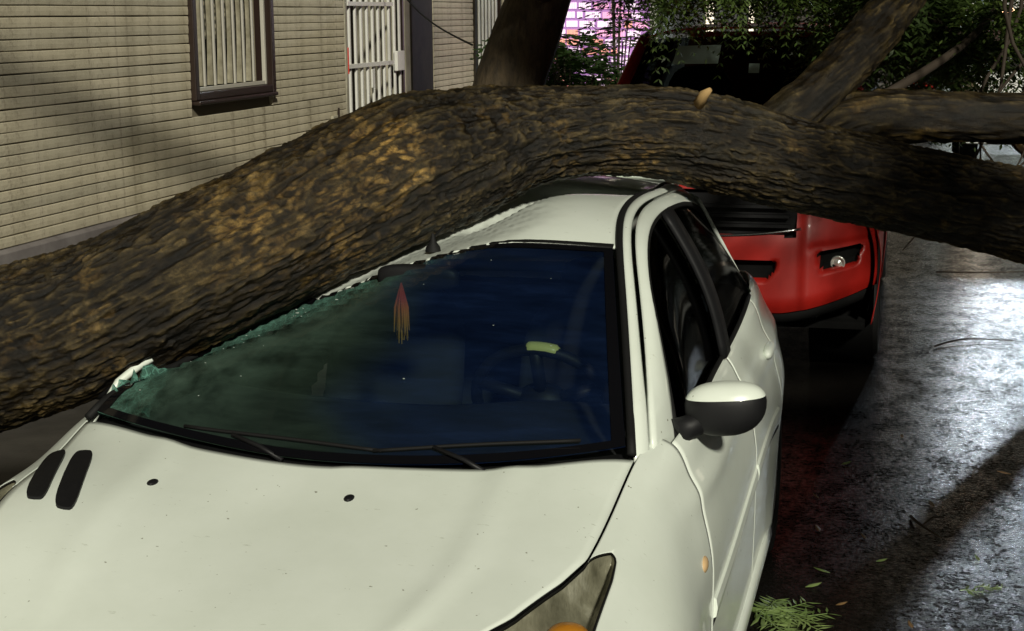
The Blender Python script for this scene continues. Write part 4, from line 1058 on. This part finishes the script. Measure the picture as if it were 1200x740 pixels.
limb([(2.4, 3.35, 1.1), (3.0, 3.1, 1.5), (3.7, 3.0, 2.0), (4.2, 2.8, 2.6)], .07, .03, 70, 40, 17.)
# the torn roots at the base of the trunk
rt = MB()
for k in range(11):
    a_ = 2*math.pi*k/11+rs.uniform(-.2, .2); r_ = rs.uniform(.28, .42)
    q = np.array([-3.02, 1.02, .32]); d_ = np.array([-.12, math.cos(a_)*r_, math.sin(a_)*r_*.7])
    e_ = q+d_*1.3; e_[2] = max(e_[2], .15); e_[0] = max(e_[0], -3.2)
    rt.tube([q, q+d_*.6, e_], [.12, .07, .02], 7)
rt.go('roots', bark_d, ft, smooth=True)

# foliage made of feathery compound leaves
def frond(base, d, L, nl, ls, droop=.5, w=.32):
    """returns leaflet quads of one compound leaf"""
    d = np.array(d, float); d /= np.linalg.norm(d); side = np.cross(d, [0, 0, 1.]); side /= np.linalg.norm(side)+1e-6; V = []; F = []
    for i in range(1, nl+1):
        t_ = i/nl; p_ = np.array(base)+d*L*t_+np.array([0, 0, -droop*L*t_*t_])
        for s in (-1, 1):
            v_ = side*s*.85+d*.5+np.array([0, 0, -.35])+rs.normal(0, .16, 3); v_ /= np.linalg.norm(v_)
            l_ = ls*(1-.35*t_)*rs.uniform(.8, 1.15); nrm = np.cross(v_, d); nrm /= np.linalg.norm(nrm)+1e-6; ww = np.cross(nrm, v_)*l_*w*.5
            k = len(V); V += [p_, p_+v_*l_*.45+ww, p_+v_*l_, p_+v_*l_*.45-ww]; F.append((k, k+1, k+2, k+3))
    return V, F
def foliage(name, blobs, m_, parent, n_per=60, L=(.16, .32), nl=9, ls=.05, droop=.5):
    V = []; F = []
    for (cx_, cyv, cz_, rx, ry, rz, dens) in blobs:
        for k in range(int(n_per*dens)):
            u = rs.normal(0, 1, 3); u /= np.linalg.norm(u); u *= rs.random()**.45
            p_ = np.array([cx_+u[0]*rx, cyv+u[1]*ry, cz_+u[2]*rz]); d_ = rs.normal(0, 1, 3); d_[2] = d_[2]*.4-.15+.3*u[2]
            v_, f_ = frond(p_, d_, rs.uniform(*L), nl, ls, droop); b0 = len(V); V += v_; F += [tuple(i+b0 for i in q) for q in f_]
    o = mk(name, V, F, m_, parent); o['kind'] = 'stuff'; return o
blobs = []
# the crown on the road side, right of the frame
for k in range(34):
    blobs.append((rs.uniform(2.1, 4.9), rs.uniform(1.4, 5.2), rs.uniform(.5, 3.0), .45, .45, .35, 1.0))
for k in range(13):
    blobs.append((rs.uniform(1.95, 2.9), rs.uniform(.4, 2.0), rs.uniform(1.6, 3.0), .30, .35, .25, 1.0))  # extra leaves out of view, added to shade the limbs and right-hand trunk
# the upper boughs over the SUV
for k in range(22):
    blobs.append((rs.uniform(-.7, 2.0), rs.uniform(4.6, 8.2), rs.uniform(2.5, 3.7), .5, .5, .32, 2.2))
for k in range(9):
    blobs.append((rs.uniform(-.6, .7), rs.uniform(5.9, 7.2), rs.uniform(2.5, 3.1), .4, .4, .22, 3.0))  # added above the frame to shade the SUV's pillar and roof
for k in range(9):
    blobs.append((rs.uniform(1.75, 2.35), rs.uniform(1.3, 2.4), rs.uniform(2.5, 3.1), .28, .3, .2, 1.5))  # unseen leaves added to put the upper limbs in shade
def clear(q):      # keep the gap through which light falls on the SUV's nose
    for tx, tz in ((.3, .6), (.9, .6), (.6, .8)):
        v_ = np.array(q[:3])-np.array([tx, 5.75, tz]); t_ = max(0, v_@np.array(SUN)); d_ = np.linalg.norm(v_-t_*np.array(SUN))
        if d_ < .62: return False
    return True
blobs = [q for q in blobs if clear(q)]
crown = foliage('crown', blobs, leaf_m, ft, 55, nl=9, ls=.075)
hang = [(.02, 6.4, 2.06, .30, .25, .12, 1.0), (.42, 6.5, 2.06, .28, .25, .11, 1.0), (.75, 6.6, 2.08, .25, .25, .13, 1.0), (1.12, 5.9, 2.02, .22, .3, .22, 1.3), (1.35, 6.0, 2.0, .25, .3, .28, 3.0), (1.5, 6.0, 1.72, .12, .25, .16, .6),
        (1.72, 5.4, 1.95, .10, .25, .20, .25), (1.28, 6.3, 1.55, .22, .2, .2, .8), (-.28, 7.0, 2.12, .22, .2, .14, .6), (2.1, 9.1, 1.35, .4, .3, .25, .5), (2.7, 9.0, .9, .4, .3, .3, .6), (3.2, 9.6, 1.9, .6, .5, .5, 1.2), (.25, 7.4, 2.22, .5, .3, .16, 1.6), (.75, 7.3, 2.2, .4, .3, .16, 1.4), (1.05, 5.6, 1.9, .22, .3, .2, 1.2), (1.2, 6.6, 1.95, .3, .3, .3, 3.0), (1.62, 6.8, 1.8, .16, .3, .2, .4), (1.3, 5.2, 1.98, .28, .3, .2, 3.0), (1.5, 5.0, 1.78, .16, .3, .16, 1.0), (1.15, 4.7, 2.06, .25, .25, .12, 1.2), (1.8, 4.6, 1.98, .14, .2, .16, .3), (.95, 6.2, 1.85, .2, .25, .2, 1.5), (1.9, 7.6, 1.6, .2, .4, .35, .3)]  # leaves beside the drooping limb are added to break up the lamp's glare
hg = foliage('hanging_leaves', hang, leaf_m, ft, 105, L=(.14, .28), nl=9, ls=.06, droop=.8)
limb([(.3, 8.5, 2.75), (.75, 8.8, 2.3), (1.05, 9.0, 1.92), (1.6, 9.05, 1.42), (2.15, 9.0, .90), (2.6, 8.9, .45), (3.0, 8.8, .10)], .10, .055, 90, 40, 21.)
fh = [(.26, 4.85, 2.05, .16, .15, .05, .8), (.50, 4.9, 2.04, .15, .15, .05, .8), (.74, 4.8, 2.05, .16, .15, .05, .8), (1.58, 4.3, 1.98, .10, .15, .14, .5), (1.70, 4.1, 1.86, .08, .12, .14, .4)]
foliage('hanging_leaves', fh, leafmat('leaf_lit_green', (.050, .085, .020), (.095, .14, .035)), ft, 45, L=(.10, .20), nl=9, ls=.05, droop=.9)  # brighter leaf copy: the light on these leaves is put into the colour
for k, pts in enumerate((((1.02, 3.9, 1.62), (1.2, 4.4, 1.85), (1.35, 5.0, 2.2), (1.5, 5.6, 2.6)), ((1.15, 4.0, 1.60), (1.45, 4.5, 1.78), (1.62, 5.0, 2.0), (1.7, 5.4, 2.4)), ((1.05, 4.8, 2.15), (1.25, 4.9, 1.95), (1.5, 5.0, 1.80), (1.85, 5.2, 1.78)), ((.85, 5.0, 2.2), (1.0, 5.1, 1.98), (1.1, 5.3, 1.72), (1.3, 5.5, 1.55)))):
    MB().tube(bez(pts, 16), np.linspace(.020, .009, 16), 8).go('branch', twig_m, ft, smooth=True)
foliage('hanging_leaves', [(1.72, 4.3, 2.12, .10, .12, .06, 1.0), (1.86, 4.6, 2.1, .10, .12, .06, 1.0), (1.45, 4.5, 2.14, .12, .12, .05, .8)], leaf_m, ft, 16, L=(.28, .45), nl=14, ls=.075, droop=.9)
# bare twigs hanging at the road side and broken stubs
tw = []
for k in range(11):
    x0 = rs.uniform(1.55, 2.05); y0 = rs.uniform(3.6, 4.4)
    p_ = [(x0+rs.uniform(-.05, .05), y0, 2.2), (x0+rs.normal(0, .06), y0+.05, 1.85), (x0+rs.normal(0, .12), y0+rs.normal(0, .1), 1.55), (x0+rs.normal(0, .18), y0+rs.normal(0, .15), rs.uniform(1.0, 1.35))]
    MB().tube(bez(p_, 10), np.linspace(.010, .003, 10), 6).go('twig', twig_m, ft, smooth=True)
for p0, p1, r_ in (((.62, 2.62, 1.64), (.66, 2.58, 1.69), .02),):
    MB().tube([p0, (np.array(p0)+p1)/2+[0, 0, .01], p1], [r_, r_*.8, r_*.4], 7).go('broken_stub', wood_m, ft, smooth=True)

# ------------------------------------------------------------------ standing street tree
tr = empty('street_tree', (-1.42, 7.8, .0), 'dark standing street tree leaning over the pavement behind the fallen trunk', 'tree')
tl = bez([(-1.50, 7.8, .02), (-1.46, 7.8, .5), (-1.36, 7.8, 1.3), (-1.12, 7.8, 2.0), (-.95, 7.75, 2.6), (-.95, 7.7, 3.3), (-1.15, 7.8, 4.4), (-1.2, 7.9, 6.0)], 60)
V, F = tube(tl, np.interp(np.linspace(0, 1, 60), [0, .08, .25, .5, 1], [.36, .27, .225, .19, .08]), 26); V = np.array(V)
V += (vnoise(V*np.array([6, 6, 2.5]), 3)-.5)[:, None]*.05
mk('trunk', V, F, bark_d, tr, smooth=True)
bg = bez([(-1.02, 7.72, 2.05), (-1.1, 7.2, 2.17), (-1.3, 5.5, 2.62), (-1.5, 3.5, 3.12), (-1.6, 1.5, 3.68), (-1.7, -.5, 4.24)], 30)
V, F = tube(bg, np.linspace(.085, .06, 30), 12); mk('bough', V, F, bark_d, tr, smooth=True)
for e_ in (((-1.1, 7.8, 4.2), (-.3, 8.4, 5.2), (.5, 8.8, 6.0)), ((-1.18, 7.8, 4.6), (-2.0, 8.4, 5.4), (-2.5, 9.0, 6.2)), ((-1.15, 7.8, 4.9), (-1.0, 7.0, 5.8), (-.6, 6.4, 6.6))):
    V, F = tube(bez(e_, 16), np.linspace(.07, .02, 16), 9); mk('bough', V, F, bark_d, tr, smooth=True)
cb = [(rs.uniform(-1.2, 1.4), rs.uniform(7.2, 10.5), rs.uniform(5.6, 7.4), .6, .6, .4, 1.0) for k in range(16)]
foliage('crown', cb, leaf_m, tr, 40, nl=8, ls=.09)
# service cable
cb_ = bez([(WX+.02, 11.0, 2.35), (-2.8, 10.3, 2.02), (-2.1, 9.1, 1.78), (-1.62, 8.0, 1.72)], 24)
tag(MB().tube(cb_, .007, 6).go('cable', rubber, smooth=True), 'thin black cable sagging from the house wall to the standing tree', 'cable')

# ------------------------------------------------------------------ lit notice board and plants beyond
sg = empty('notice_board', (-1.9, 14.2, .13), 'backlit pink and white notice board with rows of print beyond the standing tree', 'sign')
sx0, sx1, sz0, sz1, sy = -2.55, -1.42, 1.00, 2.75, 14.2
MB().box(sx0, sx1, sy+.01, sy+.12, sz0, sz1).go('panel', mat('sign_backlight', (.35, .18, .42), .4, emit=(.40, .20, .52), estr=.42), sg)
b = MB().box(sx0-.04, sx0-.002, sy-.02, sy+.13, sz0-.04, sz1+.04).box(sx1+.002, sx1+.06, sy-.02, sy+.13, sz0-.04, sz1+.04).box(sx0, sx1, sy-.02, sy+.13, sz0-.04, sz0-.002)
b.go('frame', mat('sign_frame', (.45, .45, .40), .4), sg)
for lx in (sx0+.02, sx1-.08): MB().box(lx, lx+.06, sy+.02, sy+.1, .13, sz0-.042).go('leg', blackp, sg)
prm = [mat('sign_print_white', (.8, .7, .8), .5, emit=(1.0, .78, .92), estr=.80), mat('sign_print_orange', (.8, .4, .3), .5, emit=(1.0, .42, .30), estr=.75), mat('sign_print_pink', (.8, .4, .6), .5, emit=(1.0, .50, .72), estr=.7)]
zz = sz1-.07
while zz > sz0+.08:
    x = sx0+.05
    while x < sx1-.12:
        wd = rs.uniform(.06, .17); mt = prm[int(rs.choice([0, 0, 0, 1, 2]))]
        bb = MB(); xx = x
        while xx < x+wd: lw = rs.uniform(.010, .019); bb.box(xx, xx+lw, sy-.004, sy+.008, zz-.036+.02*(x-sx0)*-1, zz+.030-.02*(x-sx0)); xx += lw+.006
        bb.go('print', mt, sg); x += wd+.03
    zz -= .095
def plant(loc, h, n, r, label, L=.34, pot=True, m_=plant_leaf):
    e_ = empty('potted_plant', loc, label, 'plant', None)
    if pot: MB().lathe([(.001, 0), (.14, 0), (.18, .30), (.19, .33), (.165, .33), (.16, .28), (.001, .28)], loc, 2, 18).go('pot', mat('clay_pot', (.22, .09, .04), .8), e_, smooth=True)
    V = []; F = []; st_ = MB()
    for k in range(n):
        a_ = rs.uniform(0, 6.28); hh = h*rs.uniform(.45, 1); rr = r*rs.uniform(.1, 1)
        p_ = np.array(loc)+[rr*math.cos(a_), rr*math.sin(a_), hh]
        if k % 5 == 0: st_.tube([np.array(loc)+[0, 0, .28], (np.array(loc)+p_)/2+[0, 0, .2], p_], .008, 5)
        v_, f_ = frond(p_, [math.cos(a_), math.sin(a_), .4], L*rs.uniform(.6, 1), 6, .11, .7, .4); b0 = len(V); V += v_; F += [tuple(i+b0 for i in q) for q in f_]
    st_.go('stems', twig_m, e_); o = mk('leaves', V, F, m_, e_); return e_
plant((-2.15, 12.3, .13), 1.62, 330, .42, 'bushy dark potted plant standing before the backlit notice board')
plant((-1.75, 11.6, .13), 1.45, 330, .42, 'low dark potted plant beside the standing tree and notice board')
plant((-1.55, 13.0, .13), 2.05, 90, .25, 'tall sparse potted plant overlapping the edge of the notice board', L=.4)
# ------------------------------------------------------------------ street lamp, van and buildings further up the street
lp = empty('street_lamp', (8.2, 38.0, .13), 'tall street lamp with a cold white head arching over the road', 'street lamp')
MB().tube(bez([(8.2, 38, .13), (8.2, 38, 4.2), (8.1, 38, 6.4), (7.3, 38, 7.5), (6.0, 38, 7.75), (4.6, 38, 7.7)], 30), np.linspace(.10, .045, 30), 10).go('pole', alum, lp, smooth=True)
MB().ell((4.3, 38, 7.67), (.36, .16, .08), 18, 10, .7).go('lamp_head', alum, lp, smooth=True)
MB().box(4.05, 4.55, 37.90, 38.10, 7.565, 7.585).go('diffuser', mat('lamp_glow', (.9, .95, 1), .4, emit=(.80, .92, 1.0), estr=30), lp)
ld = bpy.data.lights.new('lamp_light', 'POINT'); lo = bpy.data.objects.new('lamp_light', ld); COL.objects.link(lo); lo.parent = lp
ld.energy = 3800; ld.color = (.78, .90, 1.0); ld.shadow_soft_size = .22; lo.location = Vector((4.3, 38, 7.45))-lp.location
van = empty('parked_van', (2.75, 18.0, 0), 'white van with lit headlamps and orange warning lamps up the road beyond the branches', 'van')
vw = mat('van_white', (.72, .74, .72), .35, coat=.4)
b = MB().prism([(16.2, .42), (16.25, .95), (16.55, 1.15), (17.25, 1.95), (17.6, 2.15), (20.8, 2.15), (20.9, .42)], 0, 1.85, 3.70)
b.go('body', vw, van, bevel=.06)
MB().add([(1.98, 16.60, 1.24), (3.57, 16.60, 1.24), (3.45, 17.16, 1.88), (2.10, 17.16, 1.88)], [(0, 1, 2, 3)]).go('windscreen', blackp, van, solid=.02)
MB().box(2.25, 3.30, 16.17, 16.20, .60, .80).go('grille', blackp, van)
for s in (-1, 1):
    MB().ell((2.775+s*.72, 16.24, .86), (.13, .07, .09), 18, 10, .8).go('headlamp', mat('headlamp_lit', (1, .9, .75), .3, emit=(1.0, .82, .60), estr=5), van, smooth=True)
    MB().ell((2.2+s*.13, 16.93, 1.90), (.075, .05, .055), 16, 10, .8).go('warning_lamp', mat('warning_lamp', (1, .6, .4), .3, emit=(1.0, .50, .28), estr=9), van, smooth=True)
    for yv in (17.0, 19.9): wheel(2.775+s*.82, yv, .34, s, van, wd=.2, spokes=5)
MB().lathe([(.09, 0), (.09, -.012), (.06, -.018), (.001, -.02)], (2.775, 16.165, .92), 1, 22).go('emblem', chrome, van, smooth=True)
MB().box(2.55, 3.0, 16.16, 16.18, .48, .57).go('number_plate', mat('plate', (.6, .6, .55), .5), van)
fac = mat('facade_render', (.24, .21, .18), .85); c = coords(fac); lk(fac, ramp(fac, noise(fac, c, 1.2, 8, .7), [(.3, (.030, .026, .023)), (.7, (.065, .055, .047))]), bsdf(fac).inputs['Base Color'])
lit = mat('lit_window', (.8, .7, .5), .4, emit=(1.0, .86, .66), estr=1.3); unlit = mat('unlit_window', (.02, .022, .025), .1)
shop = mat('lit_shop', (.8, .85, .85), .4, emit=(.86, 1.0, .92), estr=1.6)
def building(x0, x1, y0, y1, h, face, label, fl=3.1, shopf=False):
    e_ = empty('building', ((x0+x1)/2, (y0+y1)/2, 0), label, 'building')
    MB().box(x0, x1, y0, y1, 0, h).go('wall', fac, e_)
    MB().box(x0-.15, x1+.15, y0-.15, y1+.15, h+.002, h+.35).go('parapet', fac, e_)
    nfl = int(h/fl)
    if face == 'y':
        k = int((x1-x0)/2.4)
        for f in range(nfl):
            for i in range(k):
                cx_ = x0+(i+.5)*(x1-x0)/k; sh_ = f == 0 and shopf
                a_, b_ = (1.05, (.5, 2.6)) if sh_ else (.6, (f*fl+1.0, f*fl+2.4))
                w_ = MB().box(cx_-a_, cx_+a_, y0-.03, y0+.02, b_[0], b_[1]).go('window', shop if sh_ else (lit if rs.random() < .3 else unlit), e_)
                MB().box(cx_-a_-.06, cx_+a_+.06, y0-.07, y0-.032, b_[0]-.1, b_[0]-.02).box(cx_-.03, cx_+.03, y0-.055, y0-.033, b_[0], b_[1]).go('sill', alum, w_)
    else:
        k = int((y1-y0)/3.2); fxv = x0 if face == '-x' else x1; dn = -1 if face == '-x' else 1
        for f in range(nfl):
            for i in range(k):
                cyv = y0+(i+.5)*(y1-y0)/k; sh_ = f == 0 and shopf
                a_, b_ = (1.3, (.4, 2.6)) if sh_ else (.65, (f*fl+1.0, f*fl+2.4))
                w_ = MB().box(min(fxv-.02*dn, fxv+.03*dn), max(fxv-.02*dn, fxv+.03*dn), cyv-a_, cyv+a_, b_[0], b_[1]).go('window', shop if sh_ else (lit if rs.random() < .25 else unlit), e_)
                MB().box(min(fxv+.032*dn, fxv+.08*dn), max(fxv+.032*dn, fxv+.08*dn), cyv-a_-.06, cyv+a_+.06, b_[0]-.1, b_[0]-.02).go('sill', alum, w_)
building(-14, 2.0, 64, 74, 24, 'y', 'tall apartment block closing the street on the left')  # both end blocks made taller to keep bright sky out of the road's reflection
building(2.4, 22, 62, 74, 21, 'y', 'lit shop block closing the street on the right', shopf=True)
building(-14, WX-.1, 20, 60, 7, '+x', 'long terrace beyond the tiled house')
building(10.2, 22, 8, 58, 7, '-x', 'dark row of houses across the road')

# ------------------------------------------------------------------ debris on the road
def spray(name, base, d0, n, L, ls, label, cat, m_, w=.16, nl=7, spread=1.0, parentless=True):
    e_ = empty(name, base, label, cat)
    for k in range(n):
        a_ = d0+rs.uniform(-spread, spread); d_ = np.array([math.cos(a_), math.sin(a_), rs.uniform(.05, .35)])
        LL = L*rs.uniform(.6, 1); p0 = np.array(base)+[rs.normal(0, .02), rs.normal(0, .03), .012]
        V, F = frond(p0, d_, LL, nl, ls, .55, w); V = [(v_[0], v_[1], max(v_[2], .006+.004*rs.random())) for v_ in V]
        mk('leaf', V, F, m_, e_)
        t_ = np.linspace(0, 1, 6); st_ = np.array([p0+d_/np.linalg.norm(d_)*LL*q+np.array([0, 0, -.55*LL*q*q]) for q in t_]); st_[:, 2] = np.maximum(st_[:, 2], .006)
        MB().tube(st_, .0018, 5).go('stalk', m_, e_)
    return e_
spray('leafy_sprig', (.865, 2.60, .0), .15, 10, .22, .085, 'fresh green feathery sprig lying beside the white car', 'leaves', fresh_leaf, .17, 8, 1.4)
spray('leafy_sprig', (1.50, 2.98, .0), .2, 2, .13, .05, 'small yellow green leaf sprig alone on the wet road', 'leaves', fresh_leaf, .25, 4, .35)
deb = [(1.02, 3.05), (1.10, 2.75), (.98, 3.5), (1.22, 3.2), (1.32, 2.62), (.95, 3.9), (1.05, 4.4), (1.4, 3.9), (1.15, 3.45), (1.55, 3.3), (1.28, 4.9), (1.7, 4.4), (1.0, 2.9)]
for k, (x, y) in enumerate(deb):
    a_ = rs.uniform(0, 3.1); l_ = rs.uniform(.018, .036); w_ = l_*.3
    ca, sa = math.cos(a_), math.sin(a_); V = []
    for u, v_, h_ in ((-l_, 0, .004), (-.3*l_, w_, .007), (l_*.4, w_*.8, .009), (l_, 0, .012), (l_*.4, -w_*.8, .007), (-.3*l_, -w_, .005), (0, 0, .010)):
        V.append((x+u*ca-v_*sa, y+u*sa+v_*ca, h_))
    o = mk('fallen_leaf', V, [(6, i, (i+1) % 6) for i in range(6)], dead_leaf if k % 3 else fresh_leaf, solid=.001)
    tag(o, 'small dry leaf scattered on the wet road by the car' if k % 3 else 'small pale leaf scattered on the wet road by the car', 'leaf', 'dry leaves on the wet road' if k % 3 else 'pale leaves on the wet road')
for k, pts in enumerate((((1.45, 6.9, .010), (1.62, 7.1, .02), (1.9, 7.15, .012)), ((1.32, 3.72, .008), (1.36, 3.58, .02), (1.43, 3.48, .010)), ((1.5, 9.6, .012), (1.8, 9.4, .05), (2.15, 9.7, .02)))):
    e_ = empty('broken_twig', pts[0], ['thin bent twig on the bright wet road past the SUV corner', 'short forked twig on the wet asphalt beside the white car', 'curved twig on the road under the drooping limb'][k], 'twig')
    MB().tube(bez(pts, 12), np.linspace(.007, .003, 12), 6).go('stem', twig_m, e_, smooth=True)
    p_ = np.array(pts[1]); MB().tube([p_, p_+[.04, .05, .02], p_+[.08, .11, .0]], [.004, .003, .002], 5).go('side_shoot', twig_m, e_, smooth=True)
